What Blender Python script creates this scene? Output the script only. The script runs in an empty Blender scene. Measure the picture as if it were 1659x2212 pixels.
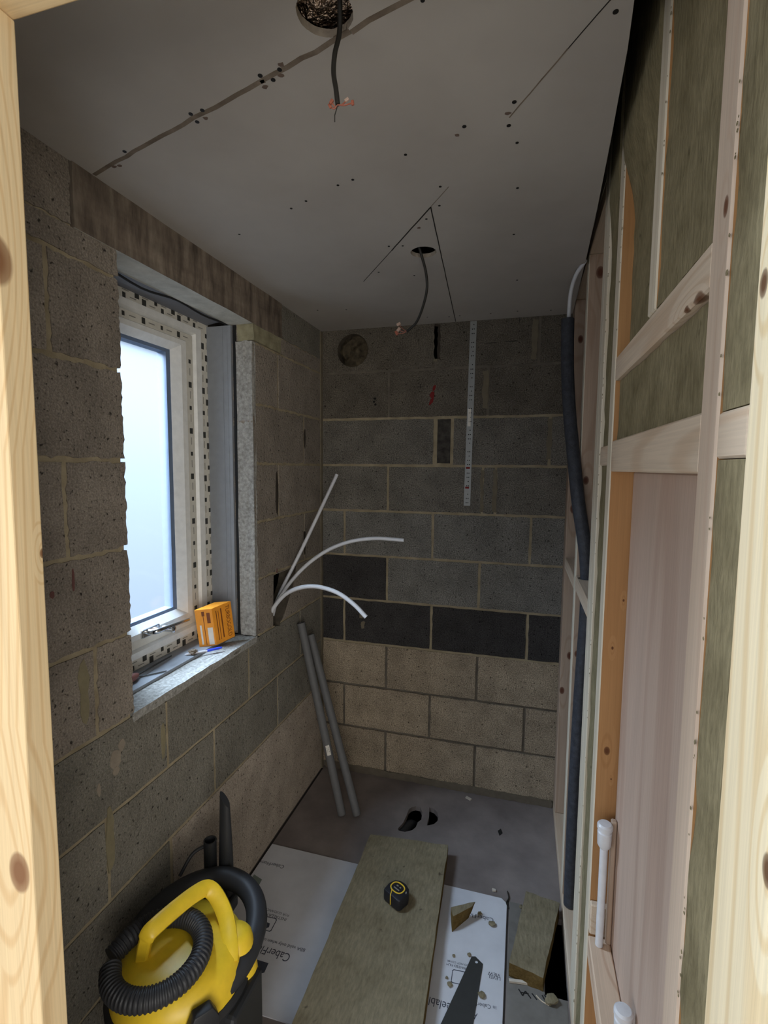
import bpy, bmesh, math, random
from mathutils import Vector, Matrix, noise as mnoise
random.seed(7)
S = bpy.context.scene
COL = S.collection

# ------------------------------------------------------------------ camera, sky, lights, exposure
F_PX = 1068.2
CAM = Vector((0.98468, -2.32799, 1.58532))
YAW, PITCH, ROLL = -0.27467, -0.08868, 0.00883
_f = Vector((math.sin(YAW)*math.cos(PITCH), math.cos(YAW)*math.cos(PITCH), math.sin(PITCH)))
_r = Vector((math.cos(YAW), -math.sin(YAW), 0))
_u = _r.cross(_f)
_r2 = _r*math.cos(ROLL)+_u*math.sin(ROLL)
_u2 = -_r*math.sin(ROLL)+_u*math.cos(ROLL)
cam_d = bpy.data.cameras.new('camera'); cam = bpy.data.objects.new('camera', cam_d); COL.objects.link(cam)
cam_d.sensor_fit = 'VERTICAL'; cam_d.sensor_height = 36.0; cam_d.lens = F_PX/2212*36.0
cam_d.clip_start = 0.01
cam.matrix_world = Matrix(((_r2.x, _u2.x, -_f.x, CAM.x), (_r2.y, _u2.y, -_f.y, CAM.y), (_r2.z, _u2.z, -_f.z, CAM.z), (0, 0, 0, 1)))
S.camera = cam

def U(px, py, axis, val):
    """the point of the room that shows at a photo position, on the plane axis = val"""
    d = _r2*((px-829.5)/F_PX) - _u2*((py-1106)/F_PX) + _f
    return CAM + d*((val-CAM[axis])/d[axis])

S.view_settings.view_transform = 'Standard'; S.view_settings.look = 'None'
S.view_settings.gamma = 1.0; S.view_settings.use_curve_mapping = False
S.view_settings.exposure = 0.0
S.cycles.use_denoising = True
S.cycles.max_bounces = 8; S.cycles.diffuse_bounces = 6; S.cycles.transparent_max_bounces = 16
S.cycles.sample_clamp_indirect = 4.0

w = bpy.data.worlds.new('overcast_sky'); S.world = w; w.use_nodes = True
nt = w.node_tree; nt.nodes.clear()
tc = nt.nodes.new('ShaderNodeTexCoord'); sx = nt.nodes.new('ShaderNodeSeparateXYZ')
cr = nt.nodes.new('ShaderNodeValToRGB'); bg = nt.nodes.new('ShaderNodeBackground'); wo = nt.nodes.new('ShaderNodeOutputWorld')
mr = nt.nodes.new('ShaderNodeMapRange'); mr.inputs[1].default_value = -1; mr.inputs[2].default_value = 1
nt.links.new(tc.outputs['Generated'], sx.inputs[0]); nt.links.new(sx.outputs[2], mr.inputs[0]); nt.links.new(mr.outputs[0], cr.inputs[0])
nt.links.new(cr.outputs[0], bg.inputs[0]); nt.links.new(bg.outputs[0], wo.inputs[0])
e = cr.color_ramp.elements
e[0].position = 0.0; e[0].color = (0.20, 0.22, 0.25, 1)
e[1].position = 1.0; e[1].color = (1.0, 1.05, 1.1, 1)
x = e.new(0.33); x.color = (0.34, 0.42, 0.55, 1)
x = e.new(0.50); x.color = (0.50, 0.62, 0.86, 1)
x = e.new(0.60); x.color = (0.78, 0.90, 1.05, 1)
bg.inputs[1].default_value = 0.72

def area(name, loc, target, size, size_y, power, color):
    l = bpy.data.lights.new(name, 'AREA'); l.shape = 'RECTANGLE'; l.size = size; l.size_y = size_y
    l.energy = power; l.color = color
    o = bpy.data.objects.new(name, l); COL.objects.link(o); o.location = loc
    o.rotation_euler = (Vector(target)-Vector(loc)).to_track_quat('-Z', 'Y').to_euler()
    return o
area('window_daylight', (-1.6, -1.0, 3.25), (0.35, -0.95, 0.9), 2.4, 1.9, 1050, (0.78, 0.88, 1.0))
area('hall_fill_right', (2.5, -4.5, 1.25), (0.3, -1.2, 1.2), 1.8, 1.9, 72, (1.0, 0.94, 0.85))  # added lamp beyond the doorway, brightens the left wall and jamb
area('hall_fill_mid', (0.8, -5.6, 0.9), (0.75, -1.2, 1.3), 2.4, 1.8, 22, (1.0, 0.95, 0.88))  # added fill lamp straight behind the doorway, no glazing is built there
area('hall_fill_left', (-1.3, -3.9, 1.4), (1.1, -1.6, 1.3), 1.2, 1.5, 24, (1.0, 0.96, 0.90))  # added fill lamp for the right jamb and partition, not a window

# ------------------------------------------------------------------ materials
def lin(r, g, b):
    f = lambda c: (c/255/12.92) if c/255 <= 0.04045 else ((c/255+0.055)/1.055)**2.4
    return (f(r), f(g), f(b), 1.0)
class N:
    def __init__(s, name):
        s.m = bpy.data.materials.new(name); s.m.use_nodes = True; s.t = s.m.node_tree
        s.b = s.t.nodes['Principled BSDF']; s.out = s.t.nodes['Material Output']
    def n(s, typ, **kw):
        o = s.t.nodes.new('ShaderNode'+typ)
        for k, v in kw.items():
            if hasattr(o, k): setattr(o, k, v)
        return o
    def l(s, a, b): s.t.links.new(a, b)
    def coord(s, scale=(1, 1, 1)):
        t = s.n('TexCoord'); m = s.n('Mapping'); m.inputs['Scale'].default_value = scale
        s.l(t.outputs['Object'], m.inputs['Vector']); return m.outputs[0]
    def noise(s, co, scale, detail=3, rough=0.55, dist=0):
        o = s.n('TexNoise'); o.inputs['Scale'].default_value = scale; o.inputs['Detail'].default_value = detail
        o.inputs['Roughness'].default_value = rough; o.inputs['Distortion'].default_value = dist
        s.l(co, o.inputs['Vector']); return o.outputs['Fac']
    def ramp(s, fac, stops):
        o = s.n('ValToRGB'); e = o.color_ramp.elements
        e[0].position, e[0].color = stops[0]; e[1].position, e[1].color = stops[-1]
        for p, c in stops[1:-1]:
            q = e.new(p); q.color = c
        s.l(fac, o.inputs[0]); return o.outputs[0]
    def mix(s, fac, a, b, mode='MIX'):
        o = s.n('Mix', data_type='RGBA', blend_type=mode)
        for v, i in ((fac, 0), (a, 6), (b, 7)):
            if isinstance(v, (int, float, tuple)): o.inputs[i].default_value = v
            else: s.l(v, o.inputs[i])
        return o.outputs[2]
    def math(s, op, a, b=None):
        o = s.n('Math', operation=op)
        for v, i in ((a, 0), (b, 1)):
            if v is None: continue
            if isinstance(v, (int, float)): o.inputs[i].default_value = v
            else: s.l(v, o.inputs[i])
        return o.outputs[0]
    def bump(s, h, strength=0.3, dist=0.002):
        o = s.n('Bump'); o.inputs['Strength'].default_value = strength; o.inputs['Distance'].default_value = dist
        s.l(h, o.inputs['Height']); s.l(o.outputs[0], s.b.inputs['Normal'])
    def fin(s, col, rough=0.8, metal=0, spec=0.3):
        if isinstance(col, tuple): s.b.inputs['Base Color'].default_value = col
        else: s.l(col, s.b.inputs['Base Color'])
        s.b.inputs['Roughness'].default_value = rough; s.b.inputs['Metallic'].default_value = metal
        s.b.inputs['Specular IOR Level'].default_value = spec
        return s.m
BW = lambda v: (v, v, v, 1)

def m_block(name, var=0.25, pits=True, speck=0.85):
    """aggregate block; the colour of each block is stored on the mesh"""
    s = N(name); a = s.n('Attribute', attribute_name='tint'); co = s.coord()
    n1 = s.noise(co, 9, 4, 0.6); n2 = s.noise(co, 210, 3, 0.6); n3 = s.noise(co, 85, 2, 0.5)
    c = s.mix(1.0, a.outputs['Color'], s.ramp(n1, [(0.3, BW(1-var)), (0.7, BW(1+var*0.7))]), 'MULTIPLY')
    c = s.mix(speck, c, s.ramp(n2, [(0.32, BW(0.42)), (0.50, BW(1.0)), (0.70, BW(1.85))]), 'MULTIPLY')
    if pits: c = s.mix(1.0, c, s.ramp(n3, [(0.28, BW(0.2)), (0.38, BW(1.0))]), 'MULTIPLY')
    h = s.math('ADD', s.math('MULTIPLY', n2, 0.6), n3)
    s.bump(h, 0.85, 0.0045)
    return s.fin(c, 0.95, 0, 0.1)
def m_mottle(name, c1, c2, scale=8, rough=0.9, bumpscale=120, bstr=0.3, detail=4, spec=0.15, speck=None):
    s = N(name); co = s.coord(); n = s.noise(co, scale, detail, 0.6)
    c = s.ramp(n, [(0.3, c1), (0.7, c2)])
    n2 = s.noise(co, bumpscale, 3, 0.6)
    if speck is not None:
        c = s.mix(s.ramp(n2, [(0.62, BW(0)), (0.70, BW(1))]), c, speck)
    s.bump(n2, bstr, 0.002)
    return s.fin(c, rough, 0, spec)
def m_plain(name, c, rough=0.5, metal=0, spec=0.4):
    s = N(name); co = s.coord(); n = s.noise(co, 40, 3)
    k = s.mix(1.0, c, s.ramp(n, [(0.3, BW(0.93)), (0.7, BW(1.05))]), 'MULTIPLY')
    return s.fin(k, rough, metal, spec)
def m_wood(name, base, dark, axis=2, ring=38, knots=(), contrast=0.55, knotcol=lin(92, 62, 40), seed=0.0):
    """sawn softwood: growth rings along one axis, bending round the listed knots (x, y, z, radius)"""
    s = N(name); t = s.n('TexCoord')
    def mapped(sc, loc=(0, 0, 0)):
        m = s.n('Mapping'); m.inputs['Scale'].default_value = sc; m.inputs['Location'].default_value = loc
        s.l(t.outputs['Object'], m.inputs['Vector']); return m.outputs[0]
    sc = [9, 9, 9]; sc[axis] = 0.6
    n = s.noise(mapped(sc, (seed, seed*1.7, seed*0.6)), 0.8, 2, 0.35)
    n2 = s.noise(mapped(sc, (seed*3, seed, 2)), 2.5, 2, 0.4)
    g = n; ks = None
    for (x, y, z, r) in knots:
        st = [1, 1, 1]; st[axis] = 0.62; st2 = [1, 1, 1]; st2[axis] = 0.30
        def dist(q):
            d = s.n('VectorMath', operation='DISTANCE'); s.l(mapped(tuple(q)), d.inputs[0]); d.inputs[1].default_value = tuple(a*b for a, b in zip((x, y, z), q)); return d.outputs['Value']
        g = s.math('ADD', g, s.math('MULTIPLY', s.ramp(s.math('MULTIPLY', dist(st2), 0.22/r), [(0.0, BW(1)), (0.8, BW(0))]), 0.22))
        k = s.ramp(s.math('ADD', s.math('MULTIPLY', dist(st), 0.5/r), s.math('MULTIPLY', n2, 0.12)), [(0.30, BW(1)), (0.52, BW(0.75)), (0.62, BW(0))])
        ks = k if ks is None else s.math('MAXIMUM', ks, k)
    rings = s.math('SINE', s.math('MULTIPLY', g, ring*2.2))
    fine = [300, 300, 300]; fine[axis] = 5
    fn = s.noise(mapped(fine), 1.0, 2)
    fac = s.math('MULTIPLY', s.ramp(rings, [(0.30, BW(0)), (0.97, BW(1))]), contrast)
    c = s.mix(fac, base, dark)
    c = s.mix(1.0, c, s.ramp(fn, [(0.3, BW(0.92)), (0.7, BW(1.05))]), 'MULTIPLY')
    c = s.mix(1.0, c, s.ramp(n2, [(0.3, BW(0.94)), (0.7, BW(1.05))]), 'MULTIPLY')
    if ks is not None: c = s.mix(ks, c, knotcol)
    s.bump(fn, 0.12, 0.001)
    return s.fin(c, 0.65, 0, 0.25)
def m_timber(name, base, dark, axis, ring, contrast, knotcol, seed, px=(), plane=(0, 1.165)):
    return m_wood(name, base, dark, axis, ring, [tuple(U(a, b, *plane))+(r,) for a, b, r in px], contrast, knotcol, seed)
def m_insul(name, c1, c2, axis=2):
    s = N(name); co = s.coord(); sc = [1, 1, 1]; sc[axis] = 0.25; cs = s.coord(tuple(sc))
    n1 = s.noise(co, 11, 4, 0.65); n2 = s.noise(cs, 130, 3, 0.65); n3 = s.noise(co, 30, 2)
    c = s.ramp(n1, [(0.28, c1), (0.72, c2)])
    c = s.mix(1.0, c, s.ramp(n2, [(0.3, BW(0.78)), (0.7, BW(1.18))]), 'MULTIPLY')
    c = s.mix(1.0, c, s.ramp(n3, [(0.22, BW(0.45)), (0.30, BW(1.0))]), 'MULTIPLY')
    s.bump(s.math('ADD', n2, s.math('MULTIPLY', n3, 0.7)), 0.7, 0.003)
    return s.fin(c, 1.0, 0, 0.05)

M = {}
M['block'] = m_block('concrete_block')
M['block_fine'] = m_block('dense_block', 0.2, True, 0.45)
M['mortar'] = m_mottle('mortar', lin(138, 126, 102), lin(174, 161, 134), 14, 0.95, 160, 0.6)
M['hole_side'] = m_mottle('broken_edge', lin(70, 64, 56), lin(100, 92, 80), 30, 0.95, 120, 0.8)
M['mortar_dark'] = m_mottle('grey_mortar', lin(92, 86, 78), lin(122, 114, 102), 14, 0.95, 160, 0.6)
M['plasterboard'] = m_mottle('plasterboard', lin(176, 170, 163), lin(188, 183, 176), 3.0, 0.9, 300, 0.05)
M['gypsum'] = m_mottle('gypsum_edge', lin(150, 140, 128), lin(185, 175, 160), 40, 0.95, 200, 0.4)
M['joint'] = m_mottle('joint_gap', lin(112, 100, 88), lin(140, 128, 114), 30, 0.95, 200, 0.3)
M['joint_dark'] = m_plain('fine_joint', lin(42, 38, 35), 0.95)
M['screw_dark'] = m_plain('screw_black', lin(26, 24, 23), 0.6)
M['dimple'] = m_plain('filled_dimple', lin(112, 95, 85), 0.95)
M['lintel'] = None
M['floor'] = m_mottle('dusty_chipboard', lin(114, 105, 101), lin(142, 132, 127), 5, 0.85, 90, 0.25, 5, 0.2)
M['film'] = m_mottle('white_panel_film', lin(196, 196, 200), lin(212, 212, 216), 6, 0.55, 60, 0.05)
M['ink'] = m_plain('panel_ink', lin(62, 66, 78), 0.7)
M['ink_green'] = m_plain('green_ink', lin(120, 130, 122), 0.7)
M['ink_white'] = m_plain('white_ink', lin(200, 205, 205), 0.7)
M['pvc'] = m_plain('white_upvc', lin(226, 226, 222), 0.35, 0, 0.5)
M['tape'] = m_plain('protective_tape', lin(212, 208, 196), 0.5)
M['logo'] = m_plain('printed_grey', lin(58, 58, 54), 0.6)
M['logo_l'] = m_plain('printed_light_grey', lin(140, 138, 130), 0.6)
M['gasket'] = m_plain('glazing_gasket', lin(104, 118, 138), 0.4)
M['gap'] = m_plain('black_seal', lin(20, 20, 20), 0.7)
M['closer'] = m_plain('grey_pvc', lin(138, 142, 147), 0.45, 0, 0.4)
M['dpc'] = m_plain('damp_membrane', lin(120, 122, 130), 0.5)
M['dpc_black'] = m_plain('black_membrane', lin(25, 25, 26), 0.7)
M['foam_orange'] = m_mottle('expanding_foam', lin(150, 112, 70), lin(180, 145, 100), 40, 0.9, 140, 0.5)
M['chrome'] = m_plain('chrome', lin(210, 212, 215), 0.16, 1.0)
M['steel'] = m_plain('galvanised_steel', lin(150, 152, 150), 0.5, 0.3)
M['black_hole'] = m_plain('dark_void', lin(14, 13, 12), 0.95, 0, 0)
M['red'] = m_plain('red_marker', lin(120, 28, 26), 0.8)
M['black_mark'] = m_plain('black_marker', lin(20, 18, 17), 0.8)
M['cable'] = m_plain('dark_cable', lin(40, 38, 34), 0.55)
M['terminal'] = m_plain('clear_red_terminal', lin(150, 88, 70), 0.4)
M['terminal_w'] = m_plain('clear_terminal', lin(175, 150, 135), 0.4)
M['pipe_white'] = m_plain('white_plastic_pipe', lin(214, 216, 220), 0.35, 0, 0.5)
M['pipe_in'] = m_plain('pipe_bore', lin(90, 90, 92), 0.7)
M['pipe_grey'] = m_plain('grey_plastic_pipe', lin(104, 104, 104), 0.6)
M['lagging'] = m_mottle('foam_lagging', lin(50, 52, 58), lin(70, 73, 80), 60, 0.5, 220, 0.7, 3, 0.35)
K0 = lin(128, 90, 60)
M['pine'] = m_wood('pine_frame', lin(222, 196, 152), lin(200, 162, 112), 2, 46, [tuple(U(4, 560, 1, -1.869))+(0.019,), tuple(U(42, 1885, 1, -1.869))+(0.017,), tuple(U(92, 1195, 0, 0.38))+(0.004,)], 0.5, K0, 1.3)
M['pine_h'] = m_wood('pine_head', lin(222, 196, 152), lin(200, 162, 112), 0, 46, (), 0.5, K0, 4.3)
M['pine_right'] = m_timber('pale_pine_frame', lin(232, 216, 182), lin(214, 186, 138), 2, 30, 0.6, lin(104, 76, 54), 2.9, ((1650, 612, 0.007), (1658, 1882, 0.008)))
M['stud'] = m_timber('sawn_stud', lin(204, 184, 164), lin(190, 162, 140), 2, 26, 0.35, lin(112, 76, 56), 0.4, ((1568, 446, 0.006), (1470, 2160, 0.004)))
M['stud_pale'] = m_wood('sawn_stud_pale', lin(212, 202, 182), lin(198, 182, 154), 2, 24, (), 0.4, K0, 3.1)
M['stud_pink'] = m_wood('sawn_stud_pink', lin(180, 158, 138), lin(160, 132, 110), 2, 24, [(1.19, -0.10, 1.42, 0.012), (1.20, -0.10, 0.78, 0.010), (1.175, -0.10, 0.62, 0.010), (1.19, -0.10, 2.12, 0.010), (1.18, -0.545, 0.95, 0.007), (1.185, -0.545, 1.55, 0.009), (1.20, -0.545, 2.22, 0.012), (1.18, -0.545, 0.72, 0.006)], 0.45, lin(96, 58, 42), 5.2)
M['stud_orange'] = m_wood('sawn_stud_orange', lin(178, 134, 88), lin(158, 112, 68), 2, 20, [tuple(U(1311, 1622, 1, -1.15))+(0.006,), tuple(U(1323, 1400, 1, -1.15))+(0.0025,), tuple(U(1347, 1297, 1, -1.15))+(0.002,), tuple(U(1320, 1683, 1, -1.15))+(0.0015,)], 0.4, lin(96, 58, 32), 7.7)
M['noggin'] = m_wood('sawn_noggin', lin(208, 190, 168), lin(188, 160, 132), 1, 30, (), 0.5, K0, 6.0)
M['noggin_k'] = m_wood('knotty_noggin', lin(208, 184, 160), lin(180, 144, 118), 1, 30, [tuple(U(1330, 2060, 2, 0.5))+(0.010,)], 0.55, lin(120, 96, 66), 9.1)
M['noggin_b'] = m_wood('bark_edge_noggin', lin(208, 190, 168), lin(188, 160, 132), 1, 30, [tuple(U(1505, 655, 0, 1.165))+(0.012,), tuple(U(1480, 672, 0, 1.165))+(0.006,)], 0.5, lin(104, 70, 48), 8.0)
M['ply'] = m_wood('plywood', lin(190, 168, 152), lin(172, 146, 130), 2, 10, (), 0.6, K0, 2.0)
M['insul'] = m_insul('mineral_wool', lin(114, 105, 80), lin(144, 134, 106))
M['insul_flat'] = m_insul('mineral_wool_slab', lin(118, 108, 86), lin(140, 130, 107), 1)
M['insul_cut'] = m_insul('mineral_wool_cut', lin(92, 74, 42), lin(120, 100, 62), 1)
M['board_grey'] = m_mottle('grey_board', lin(104, 100, 94), lin(132, 128, 122), 8, 0.9, 100, 0.2)
M['yellow'] = m_plain('yellow_plastic', lin(234, 198, 48), 0.38, 0, 0.5)
M['black_pl'] = m_plain('black_plastic', lin(40, 41, 43), 0.45, 0, 0.45)
M['hose'] = m_plain('hose_black', lin(48, 49, 52), 0.5, 0, 0.4)
M['blade'] = m_plain('saw_blade', lin(64, 64, 62), 0.55, 0.3)
M['tape_black'] = m_plain('tape_case', lin(30, 30, 36), 0.5)
M['tape_yellow'] = m_plain('tape_stripe', lin(226, 190, 60), 0.5)
M['orange'] = m_plain('orange_card', lin(232, 150, 42), 0.55)
M['orange_dk'] = m_plain('brown_print', lin(120, 62, 20), 0.6)
M['white_label'] = m_plain('white_label', lin(222, 218, 208), 0.6)
M['blue'] = m_plain('blue_cap', lin(50, 74, 200), 0.35)
M['clear'] = m_plain('clear_barrel', lin(190, 190, 196), 0.2)
M['handle_red'] = m_plain('dull_red_grip', lin(132, 86, 78), 0.5)
M['chip'] = m_plain('white_chip', lin(205, 195, 180), 0.8)
M['stick'] = m_plain('pale_stick', lin(205, 190, 165), 0.7)
M['foil'] = None

def lintel_mat():
    s = N('cast_lintel'); co = s.coord((1, 1, 0.22)); c2 = s.coord((1, 0.25, 1))
    n = s.noise(co, 26, 4, 0.65); n2 = s.noise(c2, 16, 4, 0.6); n3 = s.noise(s.coord(), 150, 2)
    c = s.ramp(n, [(0.3, lin(84, 76, 68)), (0.52, lin(122, 110, 98)), (0.75, lin(150, 140, 126))])
    c = s.mix(0.6, c, s.ramp(n2, [(0.32, BW(0.62)), (0.66, BW(1.18))]), 'MULTIPLY')
    s.bump(n3, 0.3, 0.002); return s.fin(c, 0.95, 0, 0.1)
M['lintel'] = lintel_mat()
def foil_mat():
    s = N('crumpled_foil'); co = s.coord(); n = s.noise(co, 60, 3, 0.6)
    s.bump(n, 1.0, 0.02); return s.fin(lin(196, 176, 158), 0.28, 0.95)
M['foil'] = foil_mat()
def pane_mat():
    s = N('frosted_pane'); t = s.t
    tr = s.n('BsdfTransparent'); tr.inputs[0].default_value = (0.86, 0.92, 0.98, 1)
    tl = s.n('BsdfTranslucent'); tl.inputs[0].default_value = (0.85, 0.90, 0.96, 1)
    gl = s.n('BsdfGlossy'); gl.inputs['Roughness'].default_value = 0.12
    mx = s.n('MixShader'); mx.inputs[0].default_value = 0.05; s.l(tr.outputs[0], mx.inputs[1]); s.l(tl.outputs[0], mx.inputs[2])
    m2 = s.n('MixShader'); m2.inputs[0].default_value = 0.05; s.l(mx.outputs[0], m2.inputs[1]); s.l(gl.outputs[0], m2.inputs[2])
    s.l(m2.outputs[0], s.out.inputs[0]); return s.m
M['pane'] = pane_mat()

# ------------------------------------------------------------------ mesh helpers
def bx(bm, x0, x1, y0, y1, z0, z1, jit=0.0):
    vs = [bm.verts.new((x+random.uniform(-jit, jit), y+random.uniform(-jit, jit), z+random.uniform(-jit, jit)))
          for x in (x0, x1) for y in (y0, y1) for z in (z0, z1)]
    for f in ((0, 1, 3, 2), (4, 6, 7, 5), (0, 4, 5, 1), (2, 3, 7, 6), (0, 2, 6, 4), (1, 5, 7, 3)):
        bm.faces.new([vs[i] for i in f])
    return vs
def prism(bm, pts, vec):
    """extrude the outline pts (3D, planar) along vec"""
    vec = Vector(vec); a = [bm.verts.new(Vector(p)) for p in pts]; b = [bm.verts.new(Vector(p)+vec) for p in pts]
    n = len(pts); fs = [bm.faces.new(a), bm.faces.new(b[::-1])]
    for i in range(n): fs.append(bm.faces.new((a[i], b[i], b[(i+1) % n], a[(i+1) % n])))
    return fs
def spline(pts, n=10):
    P = [Vector(p) for p in pts]; P = [2*P[0]-P[1]]+P+[2*P[-1]-P[-2]]; out = []
    for i in range(1, len(P)-2):
        for k in range(n):
            t = k/n; a, b, c, d = P[i-1:i+3]
            out.append(0.5*((2*b)+(c-a)*t+(2*a-5*b+4*c-d)*t*t+(3*b-a-3*c+d)*t**3))
    return out+[P[-2]]
def tube(bm, pts, r, seg=14, hollow=0.0, cap=True, rfun=None):
    P = [Vector(p) for p in pts]; n = len(P); rings = []; up = None
    for i in range(n):
        t = (P[min(i+1, n-1)]-P[max(i-1, 0)]).normalized()
        if up is None:
            up = t.orthogonal().normalized()
        up = (up-t*up.dot(t)).normalized(); s = t.cross(up)
        rr = rfun(i, n) if rfun else r
        rings.append([bm.verts.new(P[i]+(up*math.cos(2*math.pi*k/seg)+s*math.sin(2*math.pi*k/seg))*rr) for k in range(seg)])
    for i in range(n-1):
        for k in range(seg):
            bm.faces.new((rings[i][k], rings[i][(k+1) % seg], rings[i+1][(k+1) % seg], rings[i+1][k]))
    if cap:
        for ring, q, d in ((rings[0], P[0], P[0]-P[1]), (rings[-1], P[-1], P[-1]-P[-2])):
            if hollow:
                d = d.normalized(); inn = [bm.verts.new(q+(v.co-q)*hollow) for v in ring]; dp = [bm.verts.new(v.co-d*r*1.5) for v in inn]
                for k in range(seg):
                    k2 = (k+1) % seg
                    bm.faces.new((ring[k], ring[k2], inn[k2], inn[k])); bm.faces.new((inn[k], inn[k2], dp[k2], dp[k]))
                bm.faces.new(dp)
            else: bm.faces.new(ring)
def lathe(bm, prof, c=(0, 0, 0), seg=32, axis='Z'):
    rings = []
    for r, h in prof:
        ring = []
        for k in range(seg):
            a = 2*math.pi*k/seg; p = (r*math.cos(a), r*math.sin(a), h)
            if axis == 'Y': p = (p[0], p[2], p[1])
            if axis == 'X': p = (p[2], p[0], p[1])
            ring.append(bm.verts.new(Vector(p)+Vector(c)))
        rings.append(ring)
    for a, b in zip(rings, rings[1:]):
        for k in range(seg): bm.faces.new((a[k], a[(k+1) % seg], b[(k+1) % seg], b[k]))
    bm.faces.new(rings[0]); bm.faces.new(rings[-1])
def obj(name, bm, mat, parent=None, smooth=False, bevel=0.0, mats=None):
    bmesh.ops.recalc_face_normals(bm, faces=bm.faces)
    if bevel: bmesh.ops.bevel(bm, geom=bm.edges[:], offset=bevel, segments=2, affect='EDGES', profile=0.5)
    me = bpy.data.meshes.new(name); bm.to_mesh(me); bm.free()
    o = bpy.data.objects.new(name, me); COL.objects.link(o)
    for m in (mats or [mat]): me.materials.append(m)
    if smooth:
        for p in me.polygons: p.use_smooth = True
        try: me.set_sharp_from_angle(angle=math.radians(40))
        except Exception: pass
    if parent is not None: o.parent = parent; o.matrix_parent_inverse = parent.matrix_world.inverted()
    return o
def thing(name, label, cat, loc=(0, 0, 0), group=None):
    o = bpy.data.objects.new(name, None); COL.objects.link(o); o.location = loc; o.empty_display_size = 0.05
    o.matrix_world = Matrix.Translation(loc)
    return tag(o, label, cat, group)
def tag(o, label, cat, group=None, kind=None):
    o['label'] = label; o['category'] = cat
    if group: o['group'] = group
    if kind: o['kind'] = kind
    return o
def struct(o): o['kind'] = 'structure'; return o
def B(): return bmesh.new()
def box_obj(name, d, mat, parent=None, bevel=0.0015, jit=0.0):
    bm = B(); bx(bm, *d, jit=jit); return obj(name, bm, mat, parent, bevel=bevel)
def boolean_cut(o, cutters):
    for c in cutters:
        m = o.modifiers.new('cut', 'BOOLEAN'); m.operation = 'DIFFERENCE'; m.object = c; m.solver = 'EXACT'; m.use_self = True
    dg = bpy.context.evaluated_depsgraph_get(); me = bpy.data.meshes.new_from_object(o.evaluated_get(dg))
    o.modifiers.clear(); old = o.data; o.data = me; bpy.data.meshes.remove(old)
    for c in cutters: bpy.data.objects.remove(c)
    return o
def rough(bm, amt, cuts=6, freq=14, only=None):
    """break up a slab: subdivide and push the points by noise"""
    bmesh.ops.subdivide_edges(bm, edges=bm.edges[:], cuts=cuts, use_grid_fill=True)
    for v in bm.verts:
        p = v.co*freq
        v.co += Vector((mnoise.noise(p), mnoise.noise(p+Vector((7, 3, 1))), mnoise.noise(p+Vector((2, 9, 5)))))*amt

# ------------------------------------------------------------------ the block walls
CEIL = 2.253
ZJ = {'A': 2.048, 'B': 1.823, 'C': 1.598, 'D': 1.373, 'E': 1.148, 'F': 0.923, 'G': 0.698, 'H': 0.473, 'I': 0.248}
def outline(u0, u1, v0, v1, step=0.03, j=0.0016):
    pts = []
    def seg(a, b):
        n = max(2, int((Vector(b)-Vector(a)).length/step))
        for k in range(n):
            t = k/n; pts.append((a[0]+(b[0]-a[0])*t+random.uniform(-j, j), a[1]+(b[1]-a[1])*t+random.uniform(-j, j)))
    seg((u0, v0), (u1, v0)); seg((u1, v0), (u1, v1)); seg((u1, v1), (u0, v1)); seg((u0, v1), (u0, v0))
    return pts
def wall_mesh(name, blocks, to3, depth, base_boxes, mat):
    bm = B(); lay = bm.loops.layers.float_color.new('tint')
    for (u0, u1, v0, v1, c, j) in blocks:
        fs = prism(bm, [to3(u, v) for u, v in outline(u0, u1, v0, v1, 0.03 if j < 0.003 else 0.012, j)], depth)
        k = random.uniform(0.93, 1.07)
        for f in fs:
            f.material_index = 0
            for l in f.loops: l[lay] = (c[0]*k, c[1]*k, c[2]*k, 1)
    for d in base_boxes:
        n0 = len(bm.faces); bx(bm, *d[:6]); bm.faces.ensure_lookup_table()
        for f in bm.faces[n0:]: f.material_index = d[6] if len(d) > 6 else 1
    return struct(obj(name, bm, None, mats=[mat, M['mortar'], M['mortar_dark'], M['hole_side']]))
def split(lo, hi, joints, g):
    js = [j for j in sorted(joints) if lo+0.02 < j < hi-0.02]; e = [lo]+js+[hi]
    return [(a+(g if i else 0), b-(g if i < len(js) else 0)) for i, (a, b) in enumerate(zip(e, e[1:]))]
GREY = lin(116, 112, 104)[:3]; MID = lin(124, 122, 116)[:3]; DARK = lin(66, 64, 63)[:3]; PINK = lin(160, 146, 126)[:3]; BROWN = lin(104, 98, 88)[:3]
g = 0.006
bl = []
s0 = (0.122, 0.572, 1.022); s1 = (0.347, 0.797, 1.247)
for (z0, z1, js, c) in ((2.048, 2.30, (0.572, 1.03), BROWN), (1.823, 2.048, (0.347, 0.815), BROWN), (1.598, 1.823, (0.572, 0.657, 1.09), GREY),
                        (1.373, 1.598, (0.347, 0.80, 0.86), GREY), (1.148, 1.373, s0, MID), (0.923, 1.148, s1, MID), (0.698, 0.923, s0, DARK),
                        (0.473, 0.698, s1, PINK), (0.248, 0.473, s0, PINK), (0.03, 0.248, s1, PINK)):
    for a, b in split(0.006, 1.30, js, g):
        cc = c
        if z0 == 0.923 and a < 0.1: cc = DARK
        if z0 == 1.598 and 0.55 < a < 0.6: continue
        bl.append((a, b, z0+0.006, z1-0.006, cc, 0.0016))
back = wall_mesh('wall_back', bl, lambda u, v: (u, 0.0, v), (0, 0.10, 0),
                 [(-0.10, 1.32, 0.007, 0.20, -0.15, 0.69, 2), (-0.10, 1.32, 0.0035, 0.20, 0.69, 1.83), (-0.10, 1.32, 0.0035, 0.20, 1.83, 2.75, 2)], M['block'])
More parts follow.
